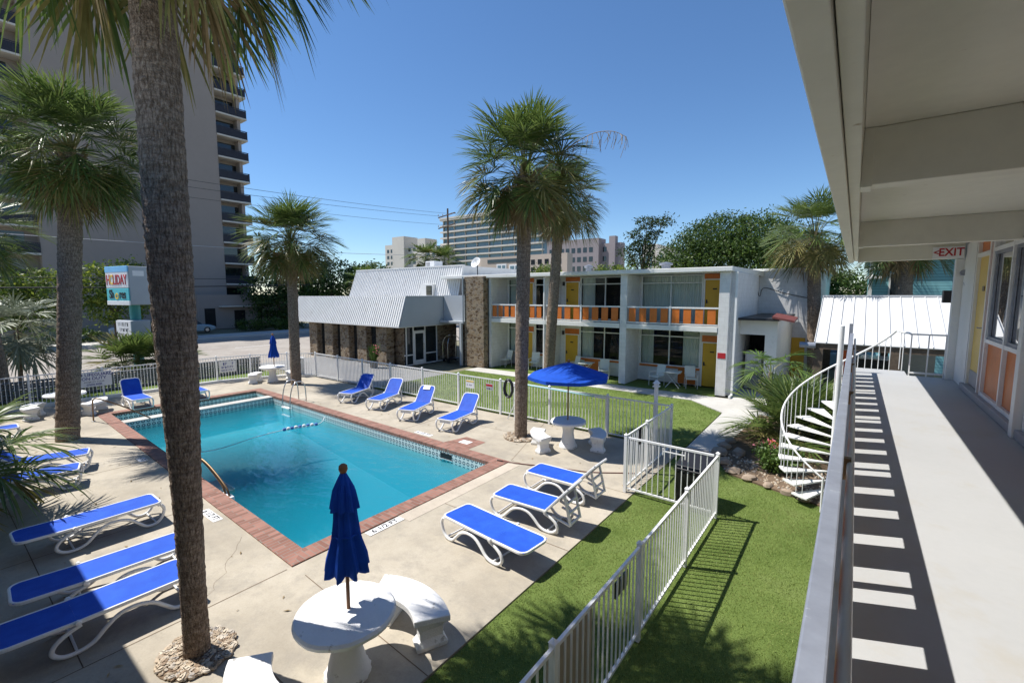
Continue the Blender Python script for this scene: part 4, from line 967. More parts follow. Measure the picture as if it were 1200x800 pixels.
def car(x, y, rz, m, lab):
    t = thing('parked_car', lab, 'car', (x, y, 0), rz)
    b = MB(); sec = [(-2.2, .35, .75, .72), (-1.9, .25, .9, .82), (-.9, .22, .96, .86), (.9, .22, .96, .86), (1.7, .25, .85, .82), (2.15, .35, .68, .7)]
    vs = []; 
    for (xx, z0, z1, hw) in sec: vs += [(xx, -hw, z0), (xx, -hw, z1 - .08), (xx, -hw*.9, z1), (xx, hw*.9, z1), (xx, hw, z1 - .08), (xx, hw, z0)]
    fs = [(0, 1, 2, 3, 4, 5), tuple(reversed([30 + k for k in range(6)]))]
    for i in range(5):
        for k in range(6): fs.append((i*6 + k, i*6 + 6 + k, i*6 + 6 + (k+1) % 6, i*6 + (k+1) % 6))
    b.add(vs, fs); b.build('body', M[m], t, smooth=40, bevel=.03)
    c = MB(); c.hexa([(-1.6, -.78, .93), (1.0, -.78, .93), (1.0, .78, .93), (-1.6, .78, .93)], [(-1.1, -.6, 1.45), (.35, -.6, 1.45), (.35, .6, 1.45), (-1.1, .6, 1.45)]); c.build('window', M['dark_glass'], t, bevel=.05)
    r_ = MB(); r_.hexa([(-1.12, -.62, 1.42), (.37, -.62, 1.42), (.37, .62, 1.42), (-1.12, .62, 1.42)], [(-1.0, -.55, 1.49), (.25, -.55, 1.49), (.25, .55, 1.49), (-1.0, .55, 1.49)]); r_.build('roof', M[m], t, bevel=.02)
    for xx in (-1.35, 1.35):
        for yy in (-.78, .78):
            w_ = MB(); w_.lathe([(.2, -.1), (.31, -.09), (.33, 0), (.31, .09), (.2, .1)], (0, 0, 0), 20); w_.xform(Matrix.Translation((xx, yy, .33)) @ Matrix.Rotation(PI/2, 4, 'X')); wo = w_.build('wheel', M['tyre'], t, smooth=40)
            h_ = MB(); h_.lathe([(.19, -.105), (.19, .105)], (0, 0, 0), 16); h_.xform(Matrix.Translation((xx, yy, .33)) @ Matrix.Rotation(PI/2, 4, 'X')); h_.build('rim', M['steel'], wo)
    for yy in (-.55, .55):
        l_ = MB(); l_.box(2.08, yy - .12, .55, 2.17, yy + .12, .66); l_.build('headlight', M['sign_white'], t)
car(.9, 27.0, R(85), 'car_white', 'white car parked under the carport beyond the stairs')
car(-.4, 33.5, R(10), 'car_blue', 'pale blue car partly hidden behind the carport post')
car(-60.5, 19.5, R(75), 'car_blue', 'pale blue car parked at the tower base beside the road')
car(-61.5, 14.6, R(80), 'car_white', 'white car parked in shade under the tower, left of the pale blue car')
# ------------------------------------------------------------------ sun loungers
LEG = crom([(a, 0, b) for a, b in [(0.03,.37),(-.015,.27),(.03,.12),(.13,.035),(.27,.04),(.38,.14),(.5,.25),(.66,.305),(.84,.29),(.98,.19),(1.1,.075),(1.23,.03),(1.38,.045),(1.47,.13),(1.44,.23),(1.33,.31),(1.2,.36)]], 4)
def rrect(x0, x1, hw, r, n=5, tail=False):
    """rounded outline as a list of (x,y); corners at x1 rounded always, at x0 too unless tail"""
    pts = []
    for cx, cy, a0 in ((x1 - r, hw - r, 90), (x1 - r, -(hw - r), 0)):
        for k in range(n + 1):
            a = R(a0 - 90*k/n); pts.append((cx + r*math.cos(a), cy + r*math.sin(a)))
    if tail: pts += [(x0, -hw), (x0, hw)]
    else:
        for cx, cy, a0 in ((x0 + r, -(hw - r), -90), (x0 + r, hw - r, -180)):
            for k in range(n + 1):
                a = R(a0 - 90*k/n); pts.append((cx + r*math.cos(a), cy + r*math.sin(a)))
    return pts
def ring_frame(outer, inner, z0, z1, opened=False):
    mb = MB(); n = len(outer); o = outer; i_ = inner
    vs = [(x, y, z0) for x, y in o] + [(x, y, z1) for x, y in o] + [(x, y, z0) for x, y in i_] + [(x, y, z1) for x, y in i_]; fs = []
    for k in range(n - 1 if opened else n):
        j = (k + 1) % n
        fs += [(k, j, n + j, n + k), (n + k, n + j, 3*n + j, 3*n + k), (3*n + k, 3*n + j, 2*n + j, 2*n + k), (2*n + k, 2*n + j, j, k)]
    mb.add(vs, fs); return mb
HW = .33
def lounger(loc, rz, ang, label, group='blue and white sun loungers', towel=False):
    t = thing('sun_lounger', label, 'sun lounger', (loc[0], loc[1], 0), R(rz), group)
    def ushape(x0, x1, hw, r, flip=0):
        a = rrect(x0, x1, hw, r, tail=True); a = [a[-1]] + a[:-1]
        return [(flip - x, y) for x, y in a] if flip else a
    ff = ring_frame(ushape(0, 1.24, HW, .1, 1.24), ushape(0, 1.205, HW - .034, .08, 1.24), .375, .425, True)
    for x in (.02,): ff.box(x, -.2, .3, x + .03, .2, .375)
    for x in (.66, 1.15): ff.box(x, -HW + .05, .35, x + .05, HW - .05, .375)
    ff.build('frame', M['plastic'], t, bevel=.012)
    for s in (-1, 1):
        q = MB(); q.tube([(p[0], s*(HW - .02), p[2]) for p in LEG], .027, 8, flat=1.0); q.build('leg', M['plastic'], t, smooth=60)
    for x in (.11, 1.26):
        q = MB(); q.tube([(x, -HW + .02, .04), (x, HW - .02, .04)], .015, 6); q.build('crossbar', M['plastic'], t)
    # seat sling sags a little
    def sling(x0, x1, hw, sag):
        mb = MB(); nx, ny = 14, 8; vs = []
        for i in range(nx + 1):
            for j in range(ny + 1):
                u = i/nx; v = j/ny*2 - 1; vs.append((x0 + (x1 - x0)*u, hw*v, .418 - sag*(1 - v*v)*math.sin(PI*u)**.5))
        mb.add(vs, [(i*(ny+1)+j, (i+1)*(ny+1)+j, (i+1)*(ny+1)+j+1, i*(ny+1)+j+1) for i in range(nx) for j in range(ny)]); return mb
    sling(.03, 1.235, HW - .03, .012).build('seat_sling', M['sling'], t, smooth=60)
    Mx = Matrix.Translation((1.22, 0, .40)) @ Matrix.Rotation(-R(ang), 4, 'Y') @ Matrix.Translation((-1.22, 0, -.40))
    bf = ring_frame(ushape(1.235, 1.94, HW - .004, .14), ushape(1.235, 1.905, HW - .038, .11), .378, .424, True); bf.xform(Mx); bo = bf.build('backrest', M['plastic'], t, bevel=.012)
    s2 = sling(1.236, 1.91, HW - .034, .012); s2.xform(Mx); s2.build('back_sling', M['sling'], bo, smooth=60)
    for s in (-1, 1):
        h = MB(); h.lathe([(.0, -.03), (.028, -.025), (.032, 0), (.028, .025), (.0, .03)], (0, 0, 0), 12); h.xform(Matrix.Translation((1.23, s*(HW + .012), .41)) @ Matrix.Rotation(PI/2, 4, 'X')); h.build('hinge', M['plastic'], t, smooth=50)
    if ang > 10:
        top = Mx @ Vector((1.7, 0, .38)); base = Vector((1.22 + (top.x - 1.22)*1.15, 0, .12)) 
        pr = MB()
        for s in (-.2, .2): pr.bar((top.x, s, top.z), (base.x + .08, s, .2), .05, .03, up=(0, 1, 0)); pr.bar((base.x + .08, s, .2), (1.3, s, .3), .05, .03)
        for u in (.3, .62, .95): p = Vector((top.x, 0, top.z)).lerp(Vector((base.x + .08, 0, .2)), u); pr.box(p.x - .02, -.2, p.z - .02, p.x + .02, .2, p.z + .02)
        po = pr.build('support_prop', M['plastic'], t, bevel=.008)
        for s in (-.2, .2):
            wq = MB(); wq.lathe([(.02, -.02), (.05, -.018), (.05, .018), (.02, .02)], (0, 0, 0), 12); wq.xform(Matrix.Translation((1.42, s*1.3, .05)) @ Matrix.Rotation(PI/2, 4, 'X')); wq.build('wheel', M['plastic'], t)
    if towel:
        w_ = MB(); w_.box(1.75, -.12, .428, 1.9, .16, .434); w_.xform(Mx); w_.build('tag', M['sign_white'], bo)
    return t
lounger((-5.68, 5.8), -5, 1, 'flat blue lounger nearest the curved bench on the turf side')
lounger((-5.55, 6.98), 3, 48, 'raised blue lounger in the middle of the turf side row')
lounger((-5.7, 8.35), 1, 46, 'raised blue lounger nearest the gate panel and bin on the turf side')
lounger((-10.15, 9.92), 100, 50, 'raised lounger in front of the small white fence sign, rightmost of the far row')
lounger((-12.1, 9.98), 109, 50, 'raised lounger with white tag on its back in the far row', towel=True)
lounger((-14.25, 10.25), 109, 50, 'raised lounger second from the pool ladder in the far row')
lounger((-16.1, 10.25), 111, 48, 'raised lounger nearest the pool ladder, in palm shade of the far row')
lounger((-10.66, 2.64), -90, 2, 'flat lounger farthest from camera of three beside the tall palm trunk')
lounger((-8.5, 2.42), -93, 2, 'flat lounger between two others beside the tall palm trunk')
lounger((-7.58, 2.17), -91, 2, 'flat lounger closest to the tall palm trunk base and pebbles')
lounger((-15.3, 2.5), -104, 40, 'raised lounger behind the drooping palm frond, farther one from camera')
lounger((-14.1, 2.12), -103, 4, 'flat lounger half in shade behind the drooping palm frond')
lounger((-20.0, 1.75), -92, 42, 'raised lounger at far left by the left palm trunk, mostly hidden by frond')
lounger((-21.35, 5.1), 180, 62, 'upright lounger facing the wading pool in front of the road side fence')
lounger((-21.2, 6.95), 178, 25, 'lounger half hidden behind the tall palm trunk by the wading pool')

# ------------------------------------------------------------------ tables, benches, umbrellas
def ped_table(x, y, lab, r=.56):
    t = thing('pedestal_table', lab, 'table', (x, y, 0), 0, 'round white concrete tables')
    q = MB(); q.lathe([(.02, .70), (r - .06, .70), (r, .72), (r + .005, .755), (r - .015, .785), (.02, .787)], (0, 0, 0), 48, mod=lambda a, z: 1 + .006*math.sin(9*a) + .004*math.sin(23*a + 1)); q.build('tabletop', M['table_white'], t, smooth=40)
    q = MB(); q.lathe([(.25, 0), (.26, .05), (.22, .1), (.17, .3), (.15, .45), (.17, .58), (.24, .68), (.27, .71)], (0, 0, 0), 32, mod=lambda a, z: 1 + .025*math.cos(16*a)); q.build('pedestal', M['table_white'], t, smooth=50)
    return t
def arc_bench(x, y, a0, a1, lab, ri=.76, ro=1.2):
    am = R((a0 + a1)/2); t = thing('curved_bench', lab, 'bench', (x + math.cos(am)*(ri+ro)/2, y + math.sin(am)*(ri+ro)/2, 0), 0, 'curved white concrete benches')
    n = 14; A = [R(a0 + (a1 - a0)*k/n) for k in range(n + 1)]
    poly = [(x + ri*math.cos(a), y + ri*math.sin(a)) for a in A] + [(x + ro*math.cos(a), y + ro*math.sin(a)) for a in reversed(A)]
    q = MB(); q.prism(poly, .37, .45); q.build('bench_top', M['table_white'], t, world=True, bevel=.012)
    for f in (.14, .86):
        a = R(a0 + (a1 - a0)*f); c = Vector((x + math.cos(a)*(ri+ro)/2, y + math.sin(a)*(ri+ro)/2, 0)); u = Vector((math.cos(a), math.sin(a), 0)); v = Vector((-u.y, u.x, 0))
        q = MB(); prof = [(.19, .1, 0), (.2, .11, .06), (.15, .075, .14), (.15, .07, .25), (.19, .1, .34), (.195, .1, .369)]
        vs = []
        for (hu, hv, z) in prof:
            for su, sv in ((-1, -1), (1, -1), (1, 1), (-1, 1)): vs.append(c + u*hu*su + v*hv*sv + Vector((0, 0, z)))
        fs = [(3, 2, 1, 0), (20, 21, 22, 23)]
        for i in range(5):
            for k in range(4): fs.append((i*4 + k, i*4 + (k+1) % 4, i*4 + 4 + (k+1) % 4, i*4 + 4 + k))
        q.add(vs, fs); q.build('leg', M['table_white'], t, world=True, bevel=.01)
    return t
ped_table(-4.42, 2.72, 'round white concrete table under the closed umbrella, nearest the camera', .55)
arc_bench(-4.42, 2.72, 55, 122, 'curved white bench between the near table and the flat lounger'); arc_bench(-4.42, 2.72, 232, 300, 'curved white bench cut off by the bottom edge beside the pebbles')
ped_table(-6.35, 11.1, 'round white concrete table under the open blue umbrella', .5)
arc_bench(-6.35, 11.1, 192, 258, 'curved bench left of the open umbrella table', .68, 1.08); arc_bench(-6.35, 11.1, 0, 62, 'curved bench right of the open umbrella table, in its shade', .68, 1.08)
ped_table(-23.1, 10.75, 'round white table with a closed blue umbrella at the far fence corner', .58)
arc_bench(-23.1, 10.75, 195, 262, 'small curved bench left of the far corner table', .68, 1.08); arc_bench(-23.1, 10.75, 35, 100, 'small curved bench right of the far corner table by the palm', .68, 1.08)
ped_table(-22.75, 3.2, 'round white table without umbrella behind the left palm trunk', .58)
arc_bench(-22.75, 3.2, 20, 95, 'curved bench right of the left palm trunk beside the bronze grab rail', .72, 1.15); arc_bench(-22.75, 3.2, 215, 290, 'curved bench left of the left palm trunk', .72, 1.15)
def closed_umbrella(x, y, lab, z0=.79, top=2.42, rb=.215, floor=0.05):
    t = thing('closed_umbrella', lab, 'umbrella', (x, y, floor), 0, 'blue canvas umbrellas')
    f = floor
    q = MB(); q.tube([(0, 0, 0), (0, 0, top - .08 - f)], .021, 10); q.build('pole', M['wood'], t, smooth=40)
    H = top - .12 - f; zb = 1.27 - f
    prof = [(rb*.8, zb + .0), (rb, zb + .02), (rb*.92, zb + .12), (rb*.66, zb + .35), (rb*.52, zb + .6), (rb*.46, H - .22), (rb*.42, H - .2), (rb*.38, H - .1), (rb*.12, H)]
    def pl(a, z): return 1 + .2*math.cos(8*a + z*1.3) + .09*math.cos(17*a + 1 + z*2)
    q = MB(); q.lathe([(p[0]*.98, p[1] - (.03 if i < 2 else 0)) for i, p in enumerate(prof)], (0, 0, 0), 72, mod=pl); q.f = q.f[:-2]; q.m = q.m[:-2]
    q.v = [(v[0], v[1], v[2] + (.022*math.sin(math.atan2(v[1], v[0])*8) if v[2] < zb + .06 else 0)) for v in q.v]
    cz = q.build('canopy', M['blue_canvas'], t, smooth=70)
    q = MB(); n_ = 40; zt_ = zb + .42; q.tube([(rb*.64*(pl(2*PI*i/n_, zt_)*.5 + .5)*math.cos(2*PI*i/n_), rb*.64*(pl(2*PI*i/n_, zt_)*.5 + .5)*math.sin(2*PI*i/n_), zt_) for i in range(n_ + 1)], .011, 6, caps=False); q.build('tie_strap', M['blue_canvas'], t, smooth=60)
    q = MB(); q.lathe([(rb*.66, H - .36), (rb*.62, H - .3), (rb*.5, H - .15), (rb*.34, H - .04), (rb*.16, H + .04), (.02, H + .06)], (0, 0, 0), 64, mod=lambda a, z: 1 + (.2*math.cos(8*a + .5) if z < H - .1 else .05*math.cos(8*a))); q.f = q.f[:-2]; q.m = q.m[:-2]; q.build('vent_cap', M['blue_canvas'], t, smooth=70)
    q = MB(); q.lathe([(.02, H + .04), (.035, H + .05), (.05, H + .09), (.045, H + .13), (.02, H + .15), (.0, H + .155)], (0, 0, 0), 16); q.build('finial', M['wood'], t, smooth=50)
    return t
closed_umbrella(-4.42, 2.76, 'closed blue umbrella standing in the near white table', top=2.46)
closed_umbrella(-23.0, 10.8, 'closed blue umbrella in the far corner table before the road', top=2.4, rb=.22)
def open_umbrella(x, y, lab):
    t = thing('open_umbrella', lab, 'umbrella', (x, y, .05), 0, 'blue canvas umbrellas')
    q = MB(); q.tube([(0, 0, 0), (0, 0, 2.42)], .021, 10); q.build('pole', M['wood'], t, smooth=40)
    n = 8; r = 1.17; zr, zt = 2.02, 2.4; q = MB(); ring = []; sub = 5
    vs = [(0, 0, zt)]; levels = [.25, .5, .75, 1.0]; per = n*sub
    for L in levels:
        for k in range(per):
            a = 2*PI*k/per; f = (k % sub)/sub; sagf = 1 - .07*math.sin(PI*f)*L; rr = r*L*sagf
            vs.append((rr*math.cos(a), rr*math.sin(a), zt - (zt - zr)*L**1.1 - .035*math.sin(PI*f)*L*(1 if L < 1 else .2)))
    fs = [(0, 1 + k, 1 + (k+1) % per) for k in range(per)]
    for i in range(3):
        for k in range(per): fs.append((1 + i*per + k, 1 + (i+1)*per + k, 1 + (i+1)*per + (k+1) % per, 1 + i*per + (k+1) % per))
    q.add(vs, fs); b = len(q.v); e = 1 + 3*per   # short valance
    q.add([(v[0]*1.0, v[1]*1.0, v[2] - .09) for v in vs[e:]], []); 
    for k in range(per): q.f.append((e + k, b + k, b + (k+1) % per, e + (k+1) % per)); q.m.append(0)
    q.build('canopy', M['blue_canvas'], t, smooth=30)
    for k in range(n):
        a = 2*PI*k/n; rb = MB(); rb.tube([(.02*math.cos(a), .02*math.sin(a), zt - .03), (r*.99*math.cos(a), r*.99*math.sin(a), zr - .02)], .009, 5); rb.build('rib', M['wood'], t)
    q = MB(); q.lathe([(.02, 2.38), (.04, 2.4), (.035, 2.46), (.0, 2.49)], (0, 0, 0), 12); q.build('finial', M['wood'], t, smooth=50)
    return t
open_umbrella(-6.38, 11.12, 'open blue umbrella over the round table near the lamp post')

# ------------------------------------------------------------------ pool fittings
ld = thing('pool_ladder', 'bent steel pool ladder at the far edge of the pool', 'ladder', (-18.0, 9.2, 0))
for x in (-18.35, -17.75):
    q = MB(); q.tube(crom([(x, 9.55, 0), (x, 9.52, .6), (x, 9.42, .8), (x, 9.22, .86), (x, 9.04, .75), (x, 8.92, .4), (x, 8.86, -.2), (x, 8.86, -1.0)], 5), .022, 8); q.build('rail', M['steel'], ld, world=True, smooth=60)
for z in (-.18, -.5): 
    q = MB(); q.box(-18.35, 8.8, z - .02, -17.75, 8.93, z + .02); q.build('tread', M['sign_white'], ld, world=True)
gr = thing('grab_rail', 'bronze grab rail sloping down into the wading pool', 'rail', (-20.9, 3.6, 0))
q = MB(); q.tube(crom([(-20.7, 3.55, 0), (-20.62, 3.55, .5), (-20.45, 3.55, .8), (-20.2, 3.7, .82), (-19.95, 4.3, .45), (-19.6, 4.85, .02)], 6), .022, 8); q.build('tube', M['bronze'], gr, world=True, smooth=60)
q = MB(); q.lathe([(.06, 0), (.06, .02), (.03, .03)], (-20.7, 3.55, 0), 14); q.build('flange', M['steel'], gr, world=True)
hr_ = thing('pool_handrail', 'pair of bronze tube handrails over the pool steps beside the tall palm', 'handrail', (-11.6, 3.8, 0))
for dx in (0, .42):
    q = MB(); q.tube(crom([(-12.9 + dx, 3.62, .02), (-12.88 + dx, 3.66, .5), (-12.7 + dx*.9, 3.74, .62), (-12.0 + dx*.6, 3.86, .5), (-11.2 + dx*.5, 3.93, .15), (-11.0 + dx*.5, 3.95, -.1), (-11.0 + dx*.5, 3.95, -.6)], 5), .022, 8); q.build('rail', M['bronze'], hr_, world=True, smooth=60)
q = MB(); q.box(-11.15, 3.86, -.22, -10.7, 4.02, -.08); q.build('step_bracket', M['sign_white'], hr_, world=True, bevel=.02)
stp = thing('pool_step', 'pale step platform just under the water beside the handrail', 'step', (-12.4, 4.2, -.4)); q = MB(); q.box(-.5, -.35, -.12, .5, .3, 0); q.build('slab', M['path'], stp, bevel=.03); q = MB(); q.box(-.5, .27, .001, .5, .3, .02); q.build('nosing', M['sign_white'], stp)
rp = thing('float_rope', 'pool rope with a cluster of blue and white floats', 'rope', (-15.2, 8, WL))
pts = crom([(-15.2, 4.1, -.15), (-15.05, 5.2, WL), (-15.35, 6.5, WL), (-15.37, 7.5, WL + .01), (-15.1, 8.5, WL + .01), (-15.4, 8.95, -.14)], 8)
q = MB(); q.tube(pts, .011, 6); q.build('cord', M['sign_white'], rp, world=True)
for k in range(9):
    u = k/8; c = Vector((-15.38, 7.45, WL + .02)).lerp(Vector((-15.12, 8.45, WL + .02)), u); c.x -= .05*math.sin(u*PI)
    q = MB(); q.lathe([(.015, -.055), (.05, -.045), (.06, 0), (.05, .045), (.015, .055)], (0, 0, 0), 12); q.xform(Matrix.Translation(c) @ Matrix.Rotation(R(-14), 4, 'Z') @ Matrix.Rotation(PI/2, 4, 'X')); q.build('float', M['sign_white'] if k % 2 else M['blue_trim'], rp, world=True, smooth=50)
sk = thing('skimmer_mouth', 'dark skimmer opening in the waterline tile below the brick patch', 'skimmer', (-8.97, py(-8.97, IY1) - .01, -.2))
q = MB(); q.box(-.22, -.006, -.07, .22, 0, .09); q.build('opening', M['black'], sk); q = MB(); q.box(-.25, -.01, -.09, .25, -.002, -.07); q.build('lip', M['sign_white'], sk)
hose = thing('garden_hose', 'thin red hose lying across the deck from pool corner to fence', 'hose', (-5.5, 9.25, 0))
q = MB(); q.tube(crom([(-7.1, 9.02, .035), (-6.6, 9.2, .018), (-5.8, 9.52, .015), (-5.0, 9.75, .015), (-4.3, 10.2, .015), (-4.0, 10.4, .015)], 6), .012, 6); q.build('tube', M['red_roofing'], hose, world=True, smooth=60); q = MB(); q.tube([(-7.1, 9.02, .035), (-7.25, 8.98, .035)], .018, 8); q.build('nozzle', M['black'], hose, world=True)
bp = thing('pole_rack', 'blue and white post rack holding pool poles along the far fence', 'rack', (-9.2, 12.35, 0))
q = MB(); q.tube([(-9.2, 12.4, 0), (-9.2, 12.4, 1.3)], .045, 12); q.lathe([(.06, 1.2), (.06, 1.32), (.0, 1.36)], (-9.2, 12.4, 0), 12); q.build('post', M['white_metal'], bp, world=True, smooth=40)
q = MB(); q.bar((-9.5, 12.35, 0.02), (-9.22, 12.4, .6), .03, .03); q.build('brace', M['white_metal'], bp, world=True)
sp_ = thing('skimmer_pole', 'long pale teal skimmer pole lying on the far fence top', 'pole', (-7.8, 12.6, 1.2))
q = MB(); q.tube([(-9.2, 12.55, 1.28), (-6.3, 12.62, 1.2)], .022, 8); q.build('pole', M['pale_teal'], sp_, world=True); q = MB(); q.tube([(-6.3, 12.62, 1.2), (-5.95, 12.63, 1.19)], .028, 8); q.build('grip', M['sign_white'], sp_, world=True)
hz = thing('coiled_hose', 'dark coiled hose hanging on the far fence left of the middle palm', 'hose', (-9.62, 12.6, 1.1))
for k in range(5):
    q = MB(); n = 20; rx, rz_ = .15 + .012*k, .29 + .012*k; q.tube([(rx*math.cos(2*PI*i/n), -.02 - .035*(k % 3) + .01*math.sin(i), rz_*math.sin(2*PI*i/n) - .05) for i in range(n + 1)], .024, 6, caps=False); q.build('loop', M['dark_metal'], hz, smooth=60)
bn = thing('waste_bin', 'black waste bin with sloped lid behind the short picket panel', 'bin', (-2.45, 9.62, 0), R(-4))
q = MB(); q.hexa([(-.3, -.28, .05), (.3, -.28, .05), (.3, .3, .05), (-.3, .3, .05)], [(-.33, -.32, .72), (.33, -.32, .72), (.33, .34, .72), (-.33, .34, .72)]); q.build('body', M['black'], bn, bevel=.02)
q = MB(); q.hexa([(-.35, -.34, .72), (.35, -.34, .72), (.35, .36, .72), (-.35, .36, .72)], [(-.33, -.3, .84), (.33, -.3, .84), (.33, .34, 1.06), (-.33, .34, 1.06)]); q.build('lid', M['black'], bn, bevel=.03)
for s in (-.25, .25):
    wq = MB(); wq.lathe([(.04, -.03), (.1, -.03), (.1, .03), (.04, .03)], (0, 0, 0), 14); wq.xform(Matrix.Translation((s, .32, .1)) @ Matrix.Rotation(PI/2, 4, 'Y')); wq.build('wheel', M['tyre'], bn)
q = MB(); q.tube([(-.25, -.36, .78), (-.25, -.42, .82), (.25, -.42, .82), (.25, -.36, .78)], .014); q.build('handle', M['dark_metal'], bn)
lp = thing('lamp_post', 'short white lamp post at the corner of the far fence', 'lamp post', (-4.42, 12.74, 0))
q = MB(); q.box(-.045, -.045, 0, .045, .045, 1.72); q.build('post', M['white_metal'], lp, bevel=.006)
q = MB(); q.box(-.085, -.085, 1.72, .085, .085, 1.75); q.box(-.055, -.055, 1.75, .055, .055, 1.82); q.add([(-.09, -.09, 1.82), (.09, -.09, 1.82), (.09, .09, 1.82), (-.09, .09, 1.82), (0, 0, 1.93)], [(0, 3, 2, 1), (0, 1, 4), (1, 2, 4), (2, 3, 4), (3, 0, 4)]); q.build('lamp_head', M['white_metal'], lp)
eb = thing('equipment_box', 'white utility box standing by the far fence corner', 'box', (-23.6, 12.35, 0)); q = MB(); q.box(-.25, -.2, 0, .25, .2, .95); q.build('cabinet', M['white_paint'], eb, bevel=.02); q = MB(); q.box(-.3, -.25, .95, .3, .25, 1.0); q.build('lid', M['white_metal'], eb, bevel=.01)

# pebbles round the palms
def pebbles(x, y, r0, r1, n, lab, s=.045):
    vs = []; fs = []
    base = [(1,0,0),(-1,0,0),(0,1,0),(0,-1,0),(0,0,1),(0,0,-1)]
    t = MB(); rg = random.Random(int(x*100) & 0xffff)
    import bmesh
    for k in range(n):
        a = rg.uniform(0, 2*PI); r = math.sqrt(rg.uniform(r0*r0, r1*r1)); sz = s*rg.uniform(.55, 1.3)
        c = Vector((x + r*math.cos(a), y + r*math.sin(a)*.92, sz*.35 + .012)); rot = Matrix.Rotation(rg.uniform(0, 6), 3, 'Z') @ Matrix.Rotation(rg.uniform(-.5, .5), 3, 'X'); e = Vector((1.25, .9, .6))*sz
        pv = []
        for lat in (-60, -15, 30, 65):
            for j in range(7):
                b = 2*PI*j/7 + lat; p = Vector((math.cos(R(lat))*math.cos(b)*e.x, math.cos(R(lat))*math.sin(b)*e.y, math.sin(R(lat))*e.z)); pv.append(c + rot @ (p*rg.uniform(.9, 1.1)))
        ff = []
        for i in range(3):
            for j in range(7): ff.append((i*7 + j, i*7 + (j+1) % 7, i*7 + 7 + (j+1) % 7, i*7 + 7 + j))
        ff.append(tuple(21 + j for j in range(7))); ff.append(tuple(6 - j for j in range(7))); t.add(pv, ff)
    o = t.build('pebbles', M['pebble_multi'], None, smooth=50); o['kind'] = 'stuff'; o['label'] = lab; o['category'] = 'pebbles'
    so_ = MB(); so_.lathe([(r1*.98, .001), (r1*.97, .012), (.0, .014)], (x, y, 0), 28); s_ = so_.build('soil', M['soil']); s_['kind'] = 'structure'
pt = NT('mixed_pebbles'); gi = pt.node('ShaderNodeNewGeometry'); pc_ = pt.ramp(gi.outputs['Random Per Island'], [(0, (.2, .13, .08)), (.35, (.42, .33, .23)), (.7, (.55, .48, .38)), (1, (.3, .27, .24))]); pt.col(pc_); pt.set(.75); M['pebble_multi'] = pt.mat
lg_ = np.random.default_rng(77); q = MB()
for k in range(150):
    x, y = lg_.uniform(-20, -3.7), (lg_.uniform(1.0, 3.3) if k % 2 else lg_.uniform(9.4, 12.6)); a = lg_.uniform(0, 6.28); L = lg_.uniform(.02, .07); wv = L*.25; h = .012
    u = Vector((math.cos(a), math.sin(a), 0)); v = Vector((-u.y, u.x, 0)); c = Vector((x, y, h))
    q.quad(c - u*L, c - v*wv + Vector((0, 0, .006)), c + u*L, c + v*wv, 0)
o = q.build('leaf_litter', M['palm_dead']); o['kind'] = 'stuff'; o['label'] = 'dry leaf scraps scattered on the deck'; o['category'] = 'litter'
pebbles(-6.15, 1.79, .16, .42, 330, 'tan and brown river pebbles round the tall near palm', .042)
pebbles(-7.96, 11.0, .2, .52, 240, 'pale pebbles round the middle palm by the far fence', .05)
pebbles(-12.2, 19.2, .25, .75, 200, 'pebble ring round the lawn palm by the motel path', .07)
